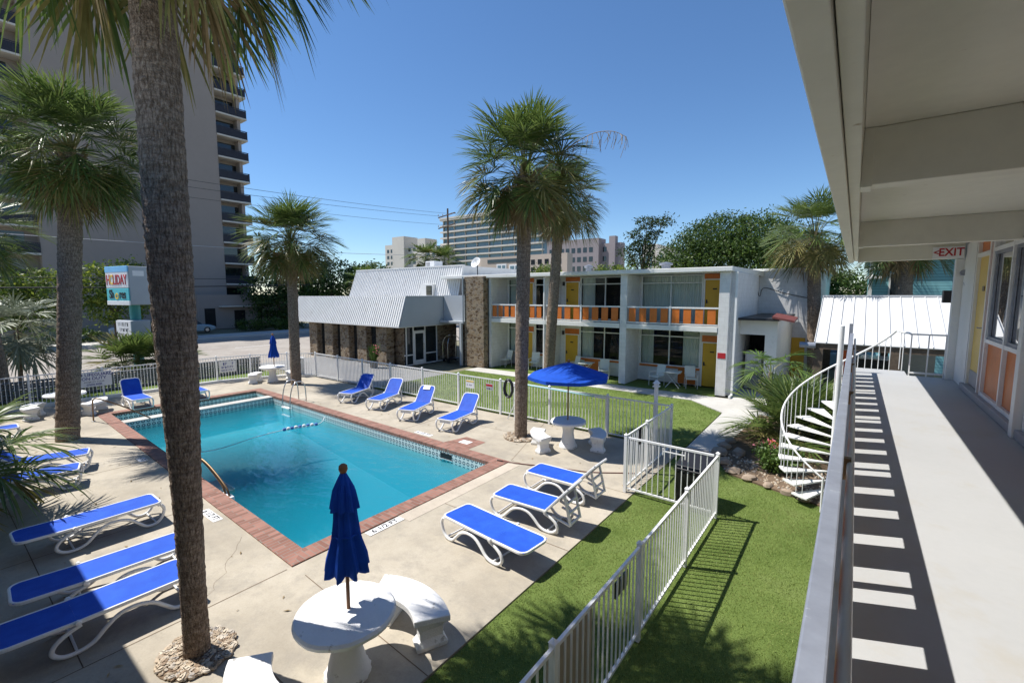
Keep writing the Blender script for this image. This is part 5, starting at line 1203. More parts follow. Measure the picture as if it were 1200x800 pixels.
# ------------------------------------------------------------------ palms
def frond_arrays(rg, base, az, el, Lp, Lf, droop, N=40, wd=.03, spread=112, fold=.26, tipdroop=.35):
    """one costapalmate fan leaf -> (leaflet verts, petiole verts)"""
    side = np.array([-math.sin(az), math.cos(az), 0.0]); h = np.array([math.cos(az), math.sin(az), 0.0]); up = np.array([0, 0, 1.0])
    p = np.array(base, float); e = el; pts = [p.copy()]; n = 6; st = Lp / n
    for k in range(n):
        d = h*math.cos(e) + up*math.sin(e); p = p + d*st; pts.append(p.copy()); e -= droop/n
    pet = []; 
    for k in range(n):
        w0, w1 = .026*(1 - .5*k/n), .026*(1 - .5*(k+1)/n)
        nrm = np.cross(side, (pts[k+1] - pts[k])); nrm /= np.linalg.norm(nrm) + 1e-9
        pet += [pts[k] - side*w0, pts[k] + side*w0, pts[k+1] + side*w1, pts[k+1] - side*w1]
    m = 5; cl = Lf*.5; cost = [p.copy()]; dirs = []
    for k in range(m):
        d = h*math.cos(e) + up*math.sin(e); dirs.append(d); p = p + d*cl/m; cost.append(p.copy()); e -= .75*droop/m + .06
    cost = np.array(cost); dirs.append(dirs[-1]); dirs = np.array(dirs)
    s = np.linspace(-1, 1, N) + rg.normal(0, .012, N); ab = np.abs(s)
    f = np.clip((1 - ab**.8)*m, 0, m - 1e-6); i = f.astype(int); fr = (f - i)[:, None]
    org = cost[i]*(1 - fr) + cost[i+1]*fr; D = dirs[i]
    phi = np.radians(spread)*s
    nr = np.cross(side, D); nr = -nr/np.linalg.norm(nr, axis=1, keepdims=True)
    nr = np.where((nr[:, 2:3] < 0), -nr, nr)
    di = D*np.cos(phi)[:, None] + side*np.sin(phi)[:, None] + nr*fold*(0.4 + ab)[:, None] + rg.normal(0, .05, (N, 3))
    di /= np.linalg.norm(di, axis=1, keepdims=True)
    ln = Lf*(1.0 - .32*ab**2)*rg.uniform(.86, 1.06, N)
    T = np.array([0.0, .38, .72, 1.0]); W = np.array([.35, 1.0, .8, .04])
    wv = np.cross(di, nr); wv /= np.linalg.norm(wv, axis=1, keepdims=True) + 1e-9
    tilt = rg.uniform(-.5, .5, N)[:, None]; wv = wv*np.cos(tilt) + nr*np.sin(tilt)
    td = tipdroop*rg.uniform(.5, 1.6, N)
    V = np.zeros((N, 4, 2, 3))
    for k in range(4):
        c = org + di*(ln*T[k])[:, None]; c[:, 2] -= ln*td*T[k]**2.6
        V[:, k, 0] = c - wv*wd*W[k]; V[:, k, 1] = c + wv*wd*W[k]
    return V.reshape(-1, 3), np.array(pet)
def crown_mesh(name, seed, parent, top, n, Lp, Lf, elo, ehi, N=40, wd=.03, dead=.15, mid=.2, mats=('palm_leaf', 'palm_mid', 'palm_dead', 'petiole'), droop=.62, tip=.12, skew=1.0, az0=None, azr=2*PI):
    rg = np.random.default_rng(seed); VV = []; FF = []; MI = []; off = 0
    for k in range(n):
        u = (k + .5)/n; el = R(ehi + (elo - ehi)*u**skew) + rg.normal(0, .09); az = (k*2.39996 + rg.normal(0, .15)) if az0 is None else az0 + rg.uniform(-.5, .5)*azr
        lp = Lp*rg.uniform(.8, 1.15)*(.75 + .25*math.sin(PI*min(1, u*1.2))); lf = Lf*rg.uniform(.85, 1.12)
        mi = 2 if u > 1 - dead else (1 if u > 1 - dead - mid and rg.random() < .6 else (1 if rg.random() < .04 else 0))
        b = (top[0] + .1*math.cos(az), top[1] + .1*math.sin(az), top[2] - .35*u + .2)
        V, P = frond_arrays(rg, b, az, el, lp*(.7 if mi == 2 else 1), lf*(.85 if mi == 2 else 1), droop*rg.uniform(.6, 1.2)*(.5 + .5*u) if el > -.3 else .35, N, wd, tipdroop=tip*(1.6 if mi == 2 else 1))
        nl = len(V)//8; base = np.arange(nl)[:, None]*8
        q = np.concatenate([base + np.array([[2*j, 2*j+1, 2*j+3, 2*j+2]]) for j in range(3)], 0) + off
        VV.append(V); FF.append(q); MI.append(np.full(len(q), mi)); off += len(V)
        pq = np.arange(len(P)).reshape(-1, 4) + off; VV.append(P); FF.append(pq); MI.append(np.full(len(pq), 3)); off += len(P)
    V = np.concatenate(VV); V -= np.array(worldloc(parent))
    return raw_mesh(name, V, np.concatenate(FF), [M[m] for m in mats], np.concatenate(MI), parent)
def trunk_mesh(parent, base, top, r_of, seed, m='trunk', sides=28, step=.07, rough=.05, ring=.03, bow=0.0):
    rg = np.random.default_rng(seed); L = top[2] - base[2]; n = int(L/step); vs = []; o = worldloc(parent)
    jit = rg.normal(0, 1, (n + 1, sides)); jit = (jit + np.roll(jit, 1, 1) + np.roll(jit, -1, 1))/2
    for i in range(n + 1):
        u = i/n; c = [base[k] + (top[k] - base[k])*u for k in range(3)]; bw_ = bow if isinstance(bow, tuple) else (bow, 0); c[0] += bw_[0]*math.sin(PI*u); c[1] += bw_[1]*math.sin(PI*u)
        sw = ring*(((i*step/.11) % 1.0) - .5)
        for j in range(sides):
            a = 2*PI*j/sides; r = r_of(u*L)*(1 + rough*jit[i, j]*.5 + sw + .02*math.sin(3*a + i*.05)); vs.append((c[0] + r*math.cos(a) - o.x, c[1] + r*math.sin(a) - o.y, c[2] - o.z))
    f = np.array([(i*sides + j, i*sides + (j+1) % sides, (i+1)*sides + (j+1) % sides, (i+1)*sides + j) for i in range(n) for j in range(sides)])
    return raw_mesh('trunk', np.array(vs), f, M[m], None, parent, True)
def boots(parent, c, r, z0, z1, n, seed):
    rg = random.Random(seed); q = MB()
    for k in range(n):
        a = k*2.4 + rg.uniform(-.2, .2); z = z0 + (z1 - z0)*k/n; u = Vector((math.cos(a), math.sin(a), 0)); v = Vector((-u.y, u.x, 0)); b = Vector((c[0], c[1], z)) + u*r*.9; e = b + u*rg.uniform(.1, .22) + Vector((0, 0, rg.uniform(.2, .4)))
        q.hexa([b - v*.06, b + v*.06, b + v*.05 + u*.04, b - v*.05 + u*.04], [e - v*.025, e + v*.025, e + v*.02 + u*.02, e - v*.02 + u*.02])
    return q.build('leaf_bases', M['palm_dead'], parent, world=True)
def palm(label, base, top, r0, r1, seed, n=58, Lp=1.15, Lf=.95, elo=-54, ehi=86, N=48, wd=.017, m='trunk', belly=None, nm='palm_tree', **k):
    t = thing(nm, label, 'palm tree', base, 0, 'cabbage palms round the pool and court')
    L = top[2] - base[2]
    trunk_mesh(t, base, top, belly or (lambda z: r0 + (r1 - r0)*z/L), seed, m, sides=k.pop('sides', 24), step=k.pop('step', .07), bow=k.pop('bow', 0.0))
    bo = k.pop('boot', 26)
    if bo: boots(t, top, r1, top[2] - .9, top[2] + .1, bo, seed)
    crown_mesh('crown', seed, t, top, n, Lp, Lf, elo, ehi, N, wd, **k)
    return t
palm('tall near palm with thick ringed trunk rising out of the frame', (-6.15, 1.79, 0), (-6.12, 1.83, 8.85), .16, .25, 1, n=50, Lp=1.15, Lf=1.0, N=48, wd=.02, elo=-45, sides=44, step=.035, bow=(.5, -.146), belly=lambda z: .128 + .016*math.exp(-z*3) + (.068/(1 + math.exp(-(z - 3.0)*1.7))), boot=14, dead=.04, mid=.12, tip=.24)
palm('palm at left with bushy crown in front of the beige tower', (-18.7, 2.6, 0), (-18.55, 3.25, 8.4), .28, .27, 2, n=96, Lp=1.2, Lf=1.0, dead=.06, mid=.2, sides=30, step=.05)
pm = palm('palm by the far pool ladder with spiky round crown', (-21.5, 11.1, 0), (-21.5, 11.15, 6.75), .24, .22, 3, n=92, Lp=1.2, Lf=1.0, dead=.14, mid=.3)
pc = palm('middle palm standing in pebbles by the far fence with tall shaggy crown', (-7.96, 11.0, 0), (-7.9, 11.1, 7.75), .19, .21, 4, n=92, Lp=1.12, Lf=.9, dead=.2, mid=.3, sides=30, step=.05)
palm('palm on the motel lawn behind the middle palm, crowns overlapping', (-12.2, 19.2, 0), (-11.6, 19.2, 8.6), .27, .24, 5, n=84, Lp=1.25, Lf=1.0, dead=.2, mid=.3)
palm('palm behind the rear block wing to the right of the oaks', (-1.5, 27.5, 0), (-1.85, 27.5, 7.1), .29, .28, 6, n=66, Lp=1.35, Lf=1.1, elo=-48, dead=.12, mid=.3)
palm('palm beyond the carport with thick grey trunk before the teal house', (2.05, 31.0, 0), (1.85, 31.0, 6.9), .34, .36, 7, n=56, Lp=1.4, Lf=1.1, dead=.2, mid=.3, m='trunk_grey')
palm('palm at the left photo edge with narrow trunk beyond the white fence', (-27.6, 2.15, 0), (-28.4, 1.75, 6.6), .24, .24, 8, n=46, dead=.1)
palm('distant palm rising behind the upper mansard roof', (-48, 44, 0), (-48, 44, 9.0), .3, .3, 9, n=44, Lp=1.6, Lf=1.4, N=26, wd=.05, dead=.12, boot=0)
palm('distant yellowish palm left of the upper mansard roof', (-47.5, 33.5, 0), (-47.5, 33.5, 5.6), .3, .3, 10, n=36, Lp=1.3, Lf=1.2, N=26, wd=.045, dead=.25, mid=.4, boot=0)
palm('second distant palm behind the mansard roof, right of the first', (-45.6, 45, 0), (-45.6, 45, 8.4), .3, .3, 21, n=40, Lp=1.5, Lf=1.3, N=26, wd=.05, dead=.12, boot=0)
# dead flower stalk arching out of the middle palm
q = MB(); pts = crom([(-7.9, 11.1, 7.4), (-7.0, 11.4, 8.2), (-6.2, 11.7, 8.7), (-5.6, 11.9, 8.75), (-5.2, 12.0, 8.55)], 6); q.tube(pts, [.018 - .0005*i for i in range(len(pts))], 5)
for i in range(8, len(pts), 1):
    for s in range(2):
        p = pts[i]; e = p + Vector((random.gauss(0, .1), random.gauss(0, .1), -random.uniform(.2, .5))); q.tube([p, (p + e)/2 + Vector((.03, 0, .03)), e], .006, 4)
q.build('flower_stalk', M['palm_dead'], pc, world=True)
def fan_clump(name, label, cat, loc, heads, seed, n, Lp, Lf, mats, elo=5, ehi=80, N=30, wd=.024, group=None, droop=.8, stem=.25, tip=.2):
    t = thing(name, label, cat, loc, 0, group)
    for i, (dx, dy, hz_) in enumerate(heads):
        q = MB(); q.tube([(dx, dy, 0), (dx, dy, hz_)], [.09, .075], 10); q.build('stem', M['trunk'], t)
        crown_mesh('foliage', seed + i, t, (loc[0] + dx, loc[1] + dy, loc[2] + hz_), n, Lp, Lf, elo, ehi, N, wd, .03, .1, mats, droop, tip)
    return t
GM = ('palm_leaf', 'palm_mid', 'palm_dead', 'petiole')
fan_clump('fan_palm', 'low fan palm with drooping leaves beside the shaded left loungers', 'fan palm', (-12.75, .25, 0), [(0, 0, 1.05)], 31, 16, .75, .95, GM, elo=0, ehi=70, N=40, wd=.02, tip=.3)
fan_clump('palmetto', 'dark spiky palmetto clump between the path and the spiral stairs', 'palmetto', (-1.25, 15.5, 0), [(0, 0, .3), (.45, -.5, .3), (.6, .5, .35), (-.35, .7, .3), (.1, -1.0, .2)], 40, 17, .8, .95, GM, elo=8, ehi=85, N=30, wd=.02, droop=.45, tip=.08)
fan_clump('fan_palm', 'small bright fan palm standing behind the dark palmetto clump', 'fan palm', (-2.35, 19.0, 0), [(0, 0, 1.5)], 50, 12, .6, .7, ('shrub_leaf', 'palm_mid', 'palm_dead', 'petiole'), elo=0, ehi=60)
fan_clump('palmetto', 'spiky green palmetto below the roadside sign, left clump', 'palmetto', (-31.2, 6.75, 0), [(0, 0, .5), (.4, .5, .5)], 60, 18, .9, 1.0, GM, elo=5, ehi=85, droop=.4, tip=.1, wd=.03)
fan_clump('palmetto', 'spiky green palmetto below the roadside sign, right clump by the trunk', 'palmetto', (-31.6, 8.3, 0), [(0, 0, .6), (.3, .4, .4)], 70, 18, .9, 1.0, GM, elo=5, ehi=85, droop=.4, tip=.1, wd=.03)
fan_clump('silver_palm', 'pale silvery palm at the left photo edge before the road', 'palm tree', (-31.5, 3.0, 0), [(0, 0, 2.6)], 80, 34, 1.1, 1.1, ('palm_silver', 'palm_silver', 'palm_dead', 'petiole'), elo=-55, ehi=80, wd=.03)

# ------------------------------------------------------------------ broadleaf trees
def leaves(name, lobes, n, size, mats, parent, seed, clump=26, sig=.35, flat=.6):
    rg = np.random.default_rng(seed); o = np.array(worldloc(parent)); w_ = np.array([l[3]*l[4]*l[5] for l in lobes])**.67; w_ /= w_.sum()
    nc = n//clump; li = rg.choice(len(lobes), nc, p=w_); L = np.array(lobes)[li]
    d = rg.normal(0, 1, (nc, 3)); d /= np.linalg.norm(d, axis=1, keepdims=True); rad = rg.uniform(.45, 1.0, nc)**.6
    c = L[:, :3] + d*L[:, 3:]*rad[:, None]
    cs = sig*rg.uniform(.6, 1.5, nc)
    P = np.repeat(c, clump, 0) + rg.normal(0, 1, (nc*clump, 3))*np.repeat(cs, clump)[:, None]*np.array([1, 1, flat])
    m = len(P); a = rg.normal(0, 1, (m, 3)); a /= np.linalg.norm(a, axis=1, keepdims=True); b = np.cross(a, rg.normal(0, 1, (m, 3))); b /= np.linalg.norm(b, axis=1, keepdims=True)
    s = size*rg.uniform(.6, 1.3, m)[:, None]
    V = np.stack([P - a*s, P + b*s*.5, P + a*s, P - b*s*.5], 1).reshape(-1, 3) - o
    mi = np.repeat(rg.choice(len(mats), nc, p=[.62, .38] if len(mats) == 2 else None), clump)
    return raw_mesh(name, V, np.arange(m*4).reshape(m, 4), [M[x] for x in mats], mi, parent)
def tree(label, loc, lobes, n, size, mats, seed, trunk_r=.25, name='broadleaf_tree', cat='tree', group=None, sig=.35, clump=26, lean=0):
    t = thing(name, label, cat, loc, 0, group); W = [(loc[0] + l[0], loc[1] + l[1], loc[2] + l[2], *l[3:]) for l in lobes]
    q = MB(); zt = min(l[2] for l in lobes); q.tube(crom([(0, 0, 0), (.1, .05, zt*.4), (lean*.5, 0, zt*.8), (lean, 0, zt)], 4), [trunk_r*(1 - .035*i) for i in range(13)], 10)
    for l in lobes: q.tube(crom([(lean*.5, 0, zt*.75), ((lean + l[0])/2, l[1]/2, (zt*.75 + l[2])/2 + .2), (l[0], l[1], l[2] + l[5]*.3)], 4), [trunk_r*.5*(1 - .1*i) for i in range(9)], 6)
    q.build('trunk', M['bark'], t, smooth=60)
    leaves('crown', W, n, size, mats, t, seed, clump, sig); return t
OG = 'oaks behind the motel'
tree('big dark oak behind the right motel bay, left part of the mass', (-12.6, 46, 0), [(-1.3, 0, 7.8, 2.0, 2.3, 2.1), (.8, .5, 9.2, 2.4, 2.5, 2.2), (2.4, 0, 7.6, 2.4, 2.4, 2.2), (-.8, -1, 6.4, 2.6, 2.3, 1.5)], 17000, .12, ('leaf_dark', 'leaf_mid'), 101, .35, group=OG, sig=.42)
tree('tallest dark oak in the middle of the mass behind the motel', (-9.3, 48, 0), [(-1.2, 0, 9.8, 2.8, 2.5, 2.3), (1.5, 0, 9.7, 2.7, 2.5, 2.2), (0, -1.5, 7.5, 3.4, 2.6, 2.2)], 17000, .12, ('leaf_dark', 'leaf_mid'), 102, .35, group=OG, sig=.42)
tree('dark oak at the right end of the mass, next to the palm', (-5.2, 47, 0), [(-1, 0, 9, 2.4, 2.4, 2.1), (1.2, 0, 8, 2.4, 2.4, 2.0), (0, -1, 6.5, 2.8, 2.4, 1.8)], 14000, .12, ('leaf_dark', 'leaf_mid'), 103, .32, group=OG, sig=.42)
tree('sparse tall pine left of the oaks behind the motel', (-18.9, 49, 0), [(.3, 0, 12.0, 1.1, 1.0, .8), (-.9, 0, 10.9, .9, .8, .6), (1.2, 0, 10.6, 1.0, .8, .6), (-.2, 0, 9.6, 1.5, 1.0, .7), (-2.1, 0, 9.2, .8, .8, .5), (2.0, .3, 12.0, 1.1, .8, .6), (0, 0, 8.2, 2.2, 1.4, .9)], 5200, .12, ('leaf_pine', 'leaf_dark'), 104, .22, 'pine_tree', sig=.26)
tree('bright green treetop showing over the motel roof right of the lawn palm', (-20.5, 44, 0), [(-1.2, 0, 6.3, 1.6, 1.2, 1.0), (1.0, 0, 6.4, 1.6, 1.2, 1.0)], 2600, .13, ('leaf_mid', 'leaf_light'), 105, .2)
tree('bright green treetop showing over the motel roof between the palm trunks', (-29.5, 46, 0), [(0, 0, 6.6, 1.8, 1.4, 1.3), (-2.5, 0, 6.0, 1.4, 1.2, 1.0)], 2600, .13, ('leaf_mid', 'leaf_light'), 106, .2)
tree('leafy green tree between the rear wing and the teal house', (-1.2, 41, 0), [(0, 0, 4.2, 2.4, 1.8, 1.9), (-2, 0, 5, 1.6, 1.5, 1.5)], 13000, .12, ('leaf_dark', 'leaf_mid'), 107, .2)
LG = 'trees along the foot of the tower'
tree('yellow green round tree at the left edge before the tower', (-53, 5.2, 0), [(0, -1.2, 4.8, 1.7, 2.2, 2.0), (0, 1.4, 4.6, 1.6, 1.9, 1.8), (.4, 0, 3.0, 1.8, 2.6, 1.4)], 8000, .14, ('leaf_mid', 'leaf_light'), 110, .25, group=LG, sig=.36)
tree('yellow green round tree behind the roadside shop sign', (-53, 11.2, 0), [(0, -1.0, 5.2, 1.6, 1.9, 2.0), (0, 1.3, 5.4, 1.7, 2.0, 2.0), (.3, .2, 3.1, 1.7, 2.4, 1.5)], 8000, .14, ('leaf_mid', 'leaf_light'), 111, .25, group=LG, sig=.36)
tree('dark tree in tower shade behind the near side of the far palm', (-62, 30.5, 0), [(0, -2, 5.2, 2.5, 2.8, 2.6), (0, 2, 6, 2.5, 2.8, 2.8), (.5, 0, 2.8, 2.5, 3.8, 2)], 7000, .2, ('leaf_dark', 'leaf_dark'), 112, .35, group=LG, sig=.5)
tree('dark broad tree between the far palm and the office mansard', (-56.5, 34, 0), [(-2, 0, 5.5, 2.6, 2.6, 2.6), (2, 0, 6.6, 2.6, 2.6, 2.4), (0, -.5, 3, 3.6, 2.6, 2)], 8000, .19, ('leaf_dark', 'leaf_mid'), 113, .35, group=LG, sig=.5)
tree('dark tree tucked behind the left end of the office mansard', (-49.5, 35, 0), [(-1, 0, 5.6, 2.3, 2.2, 2.4), (1.6, 0, 6.0, 2.2, 2.2, 2.2), (0, -.3, 3, 3, 2.2, 1.8)], 7000, .18, ('leaf_dark', 'leaf_mid'), 114, .3, group=LG, sig=.46)
for i, (x, y, lab) in enumerate(((-58.5, 25.5, 'low clipped dark hedge bush at the tower foot, beside the parked cars'), (-57, 28.5, 'low dark hedge bush across the road behind the blue corner umbrella'), (-55.5, 8.5, 'low bush with reddish leaves under the two yellow green trees'), (-56.0, 15.5, 'low dark bush across the road right of the sign'))):
    tree(lab, (x, y, 0), [(0, -.8, .7, .9, 1.3, .7), (0, .9, .7, .9, 1.3, .7)], 1800, .12, ('leaf_dark', 'leaf_mid'), 120 + i, .06, 'bush', 'bush', 'bushes across the road', sig=.22)

# ------------------------------------------------------------------ planter by the stairs
sheet('planting_bed', [(-2.75, 12.6), (-2.2, 11.7), (-.3, 11.0), (-.2, 18.2), (-2.55, 18.2), (-2.75, 14.0)], .03, M['soil'], .07)
def rock(x, y, s, seed, lab):
    rg = random.Random(seed); t = MB(); nl, nn = 5, 9; vs = []
    for i in range(nl):
        lat = -70 + 140*i/(nl - 1)
        for j in range(nn):
            a = 2*PI*j/nn; k = rg.uniform(.8, 1.15); vs.append((s*k*math.cos(R(lat))*math.cos(a)*1.2, s*k*math.cos(R(lat))*math.sin(a)*.85, s*.55*k*math.sin(R(lat)) + s*.32))
    fs = [(i*nn + j, i*nn + (j+1) % nn, (i+1)*nn + (j+1) % nn, (i+1)*nn + j) for i in range(nl - 1) for j in range(nn)] + [tuple(reversed(range(nn))), tuple((nl-1)*nn + j for j in range(nn))]
    t.add(vs, fs); o = t.build('rock', M['rock'], None, smooth=35, loc=(x, y, .0)); o.rotation_euler = (0, 0, rg.uniform(0, 6)); tag(o, lab, 'rock', 'rocks edging the planting bed')
rk = [(-2.72, 13.0, .24, 'large pale rock at the corner of the planting bed'), (-2.5, 12.35, .2, 'pale flat rock near the turf end of the planting bed'), (-2.15, 11.85, .17, 'small tan rock on the turf edge of the planting bed'), (-1.75, 11.62, .15, 'tan rock on the turf edge below the green shrub'), (-1.35, 11.45, .13, 'small rock on the turf edge before the stair foot'), (-.95, 11.28, .13, 'small grey rock beside the lowest stair tread'), (-2.74, 13.65, .22, 'reddish rock on the path side of the planting bed'), (-2.3, 13.3, .22, 'brown rock inside the bed under the palmetto'), (-2.7, 14.3, .18, 'small rock on the path side beneath the palmetto fans'), (-.6, 11.1, .12, 'little rock almost under the walkway rail')]
for i, (x, y, s, lab) in enumerate(rk): rock(x, y, s, 300 + i, lab)
sh = thing('shrub', 'small bright green shrub in the bed beside the spiral stairs', 'shrub', (-1.3, 12.5, 0)); leaves('foliage', [(-1.3, 12.5, .28, .32, .3, .26), (-1.1, 12.7, .38, .24, .24, .26)], 2200, .045, ('shrub_leaf', 'leaf_mid'), sh, 130, sig=.09)
q = MB()
for k in range(6): q.tube([(random.gauss(0, .05), random.gauss(0, .05), 0), (random.gauss(0, .2), random.gauss(0, .2), .5)], .012, 5)
q.build('stem', M['bark'], sh)
s2 = thing('shrub', 'low shrub with a few red blossoms under the palmetto', 'shrub', (-1.55, 13.4, 0)); leaves('foliage', [(-1.55, 13.4, .26, .3, .28, .22)], 1100, .045, ('shrub_leaf', 'leaf_dark'), s2, 131, sig=.09); leaves('blossom', [(-1.55, 13.4, .42, .26, .22, .1)], 120, .04, ('pink', 'hedge_orange'), s2, 132, 6, .05)
gl_ = np.random.default_rng(9); n = 420; q = MB()
for k in range(n):
    x, y = gl_.uniform(-2.7, -.3), gl_.uniform(11.1, 13.2)
    if y < 11.0 + (-.3 - x)*.37 + .12: continue
    s = gl_.uniform(.015, .045); a = gl_.uniform(0, 6); z = .03
    q.hexa([(x + s*math.cos(a + t), y + s*math.sin(a + t), z) for t in (0, 1.4, 3.1, 4.7)], [(x + .7*s*math.cos(a + t), y + .7*s*math.sin(a + t), z + s*.7) for t in (0, 1.4, 3.1, 4.7)])
o = q.build('gravel', M['pebble_multi']); o['kind'] = 'stuff'; o['label'] = 'loose stones and bark in the planting bed'; o['category'] = 'gravel'
# ------------------------------------------------------------------ tower across the road
TX = -68.0
tw = thing('apartment_tower', 'tall beige apartment tower with a blank wall and dark balconies', 'building', (TX - 8, 17, 0))
q = MB(); q.box(TX - 18, 8.9, 0, TX, 26.2, 43); q.build('blank_wall', M['beige'], tw, world=True)
q = MB(); q.box(TX - 17, 5.0, 0, TX - 1.7, 8.899, 42); q.box(TX - 17, 26.201, 0, TX - 1.7, 29.4, 42); q.build('side_block', M['beige'], tw, world=True)
for k in range(14):
    z = 3.05 + 2.78*k
    for (y0, y1, e) in ((5.0, 8.88, 0), (26.22, 30.0, 1)):
        s = MB(); s.box(TX - 1.7, y0, z - .2, TX + .12, y1, z); s.build('balcony_slab', M['pale_wall'], tw, world=True)
        r_ = MB(); yy = np.arange(y0, y1, .16)
        for v in yy: r_.box(TX + .04, v, z, TX + .065, v + .03, z + 1.05)
        r_.box(TX + .02, y0, z + 1.0, TX + .09, y1, z + 1.08); r_.box(TX + .025, y0, z + .04, TX + .03, y1, z + .95)
        if e:
            r_.box(TX - 1.6, y1 - .05, z + 1.0, TX + .05, y1, z + 1.08)
            for v in np.arange(TX - 1.6, TX, .16): r_.box(v, y1 - .04, z, v + .03, y1 - .01, z + 1.0)
        r_.build('balcony_railing', M['balcony_dark'], tw, world=True)
        w_ = MB(); w_.box(TX - 1.69, y0 + .5, z + .05, TX - 1.66, y1 - .9, z + 2.2)
        w_.build('balcony_window', M['dark_glass'], tw, world=True)
q = MB(); q.box(TX - 1.699, 29.0, 0, TX - .5, 29.4, 42); q.build('fin', M['beige'], tw, world=True)
q = MB(); q.box(TX + .01, 21.5, 0, TX + 3.5, 33.5, 4.3); q.build('podium', M['beige'], tw, world=True)
for a, b, c, d in ((22.2, 23.4, .3, 2.6), (25.6, 26.9, 0, 2.3), (28.5, 29.0, .2, 2.6)):
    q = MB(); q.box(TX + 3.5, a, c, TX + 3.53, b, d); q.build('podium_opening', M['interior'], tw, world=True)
q = MB(); q.box(TX + 3.53, 23.8, 2.75, TX + 4.6, 28, 2.9); q.build('canopy', M['pale_wall'], tw, world=True)

# ------------------------------------------------------------------ far buildings
gh = thing('glass_hotel', 'wide blue glazed hotel slab behind the utility pole', 'building', (-135, 165, 0))
q = MB(); q.box(-163, 161, 0, -105, 175, 40); q.build('glazing', M['blue_glass'], gh, world=True)
for k in range(14):
    z = 2.5 + 2.85*k; s = MB(); s.box(-164, 159.3, z, -104.5, 161, z + .7); s.build('balcony_slab', M['pale_wall'], gh, world=True)
q = MB()
for x in np.arange(-163, -105, 7.2): q.box(x, 160.4, 0, x + .2, 161, 40)
q.build('balcony_divider', M['pale_wall'], gh, world=True)
q = MB(); q.box(-164.2, 159.2, 40.2, -104.4, 175, 41); q.box(-140, 164, 41, -128, 172, 43); q.build('roof', M['pale_wall'], gh, world=True)
wh = thing('white_hotel', 'pale hotel with stair towers beyond the office roof', 'building', (-178, 155, 0))
q = MB(); q.box(-197, 152, 0, -182, 168, 29.5); q.box(-190, 151.0, 0, -181, 160, 33); q.box(-181, 153, 0, -156, 168, 27); q.box(-172.5, 152.4, 0, -167, 160, 31.2); q.build('wall', M['pale_wall'], wh, world=True)
for z in np.arange(10, 27, 3.1):
    for x, yw, ww in [(-195.5, 151.95, 1.7), (-192.6, 151.95, 1.7)] + [(x, 152.95, 1.9) for x in np.arange(-180, -158, 3.4)]:
        q = MB(); q.box(x, yw, z, x + ww, yw + .04, z + 1.65); q.build('window', M['dark_glass'], wh, world=True)
pk = thing('tan_building', 'tan building with rounded end and small paired windows above the motel roof', 'building', (-55, 80, 0))
q = MB(); q.box(-64.5, 75, 0, -43.6, 77, 12.1); q.lathe([(2.6, 0), (2.6, 12.1), (0, 12.11)], (-64.6, 77.6, 0), 32); q.build('wall', M['tan_wall'], pk, world=True, smooth=40)
for z in (8.7, 10.2):
    for x in (-51.8, -50.2, -48.6, -45.8): 
        w_ = MB(); w_.box(x, 74.95, z, x + .9, 74.99, z + .95); w_.build('window', M['dark_glass'], pk, world=True)
w_ = MB(); w_.box(-60.5, 74.9, 8.4, -57.9, 74.99, 10.6); w_.box(-57.2, 74.9, 8.4, -54.4, 74.99, 10.4); wo = w_.build('window', M['white_metal'], pk, world=True)
w_ = MB(); w_.box(-60.2, 74.87, 8.7, -59.3, 74.899, 10.3); w_.box(-59.0, 74.87, 8.7, -58.2, 74.899, 10.3); w_.box(-56.9, 74.87, 8.7, -55.9, 74.899, 10.1); w_.box(-55.6, 74.87, 8.7, -54.7, 74.899, 10.1); w_.build('pane', M['blue_glass'], wo, world=True)
q = MB(); q.box(-63, 74.93, 10.9, -52.5, 74.99, 11.6); q.build('dark_band', M['dark_glass'], pk, world=True)
mv = thing('grey_hotel', 'greyish hotel with window rows far behind the lawn palm', 'building', (-70, 135, 0))
q = MB(); q.box(-84, 131, 0, -65, 136, 21.8); q.box(-65, 133, 0, -58.5, 136, 20.2); q.box(-62, 132, 0, -60, 134, 22.2); q.build('wall', M['mauve_wall'], mv, world=True)
for z in np.arange(11.8, 20.5, 2.9):
    for x, yw, ww in [(x, 130.95, 1.3) for x in np.arange(-83, -66.5, 2.1)] + [(x, 132.95, 1.2) for x in np.arange(-64.5, -60.5, 2.1)]:
        w_ = MB(); w_.box(x, yw, z, x + ww, yw + .04, z + 1.5); w_.build('window', M['dark_glass'], mv, world=True)
ph = thing('pale_tower_block', 'small pale block with orange base far off, left of the pine', 'building', (-52, 140, 0))
q = MB(); q.box(-53.5, 138, 0, -49.0, 150, 19.5); q.box(-48.5, 136, 0, -43, 150, 18); q.build('wall', M['pale_wall'], ph, world=True)
q = MB()
for x in (-52.6, -51.2, -47.5, -45.8): q.box(x, 135.9 if x > -49 else 137.95, 9, x + .7, 136.0 if x > -49 else 137.99, 16.5)
q.build('window', M['blue_glass'], ph, world=True)

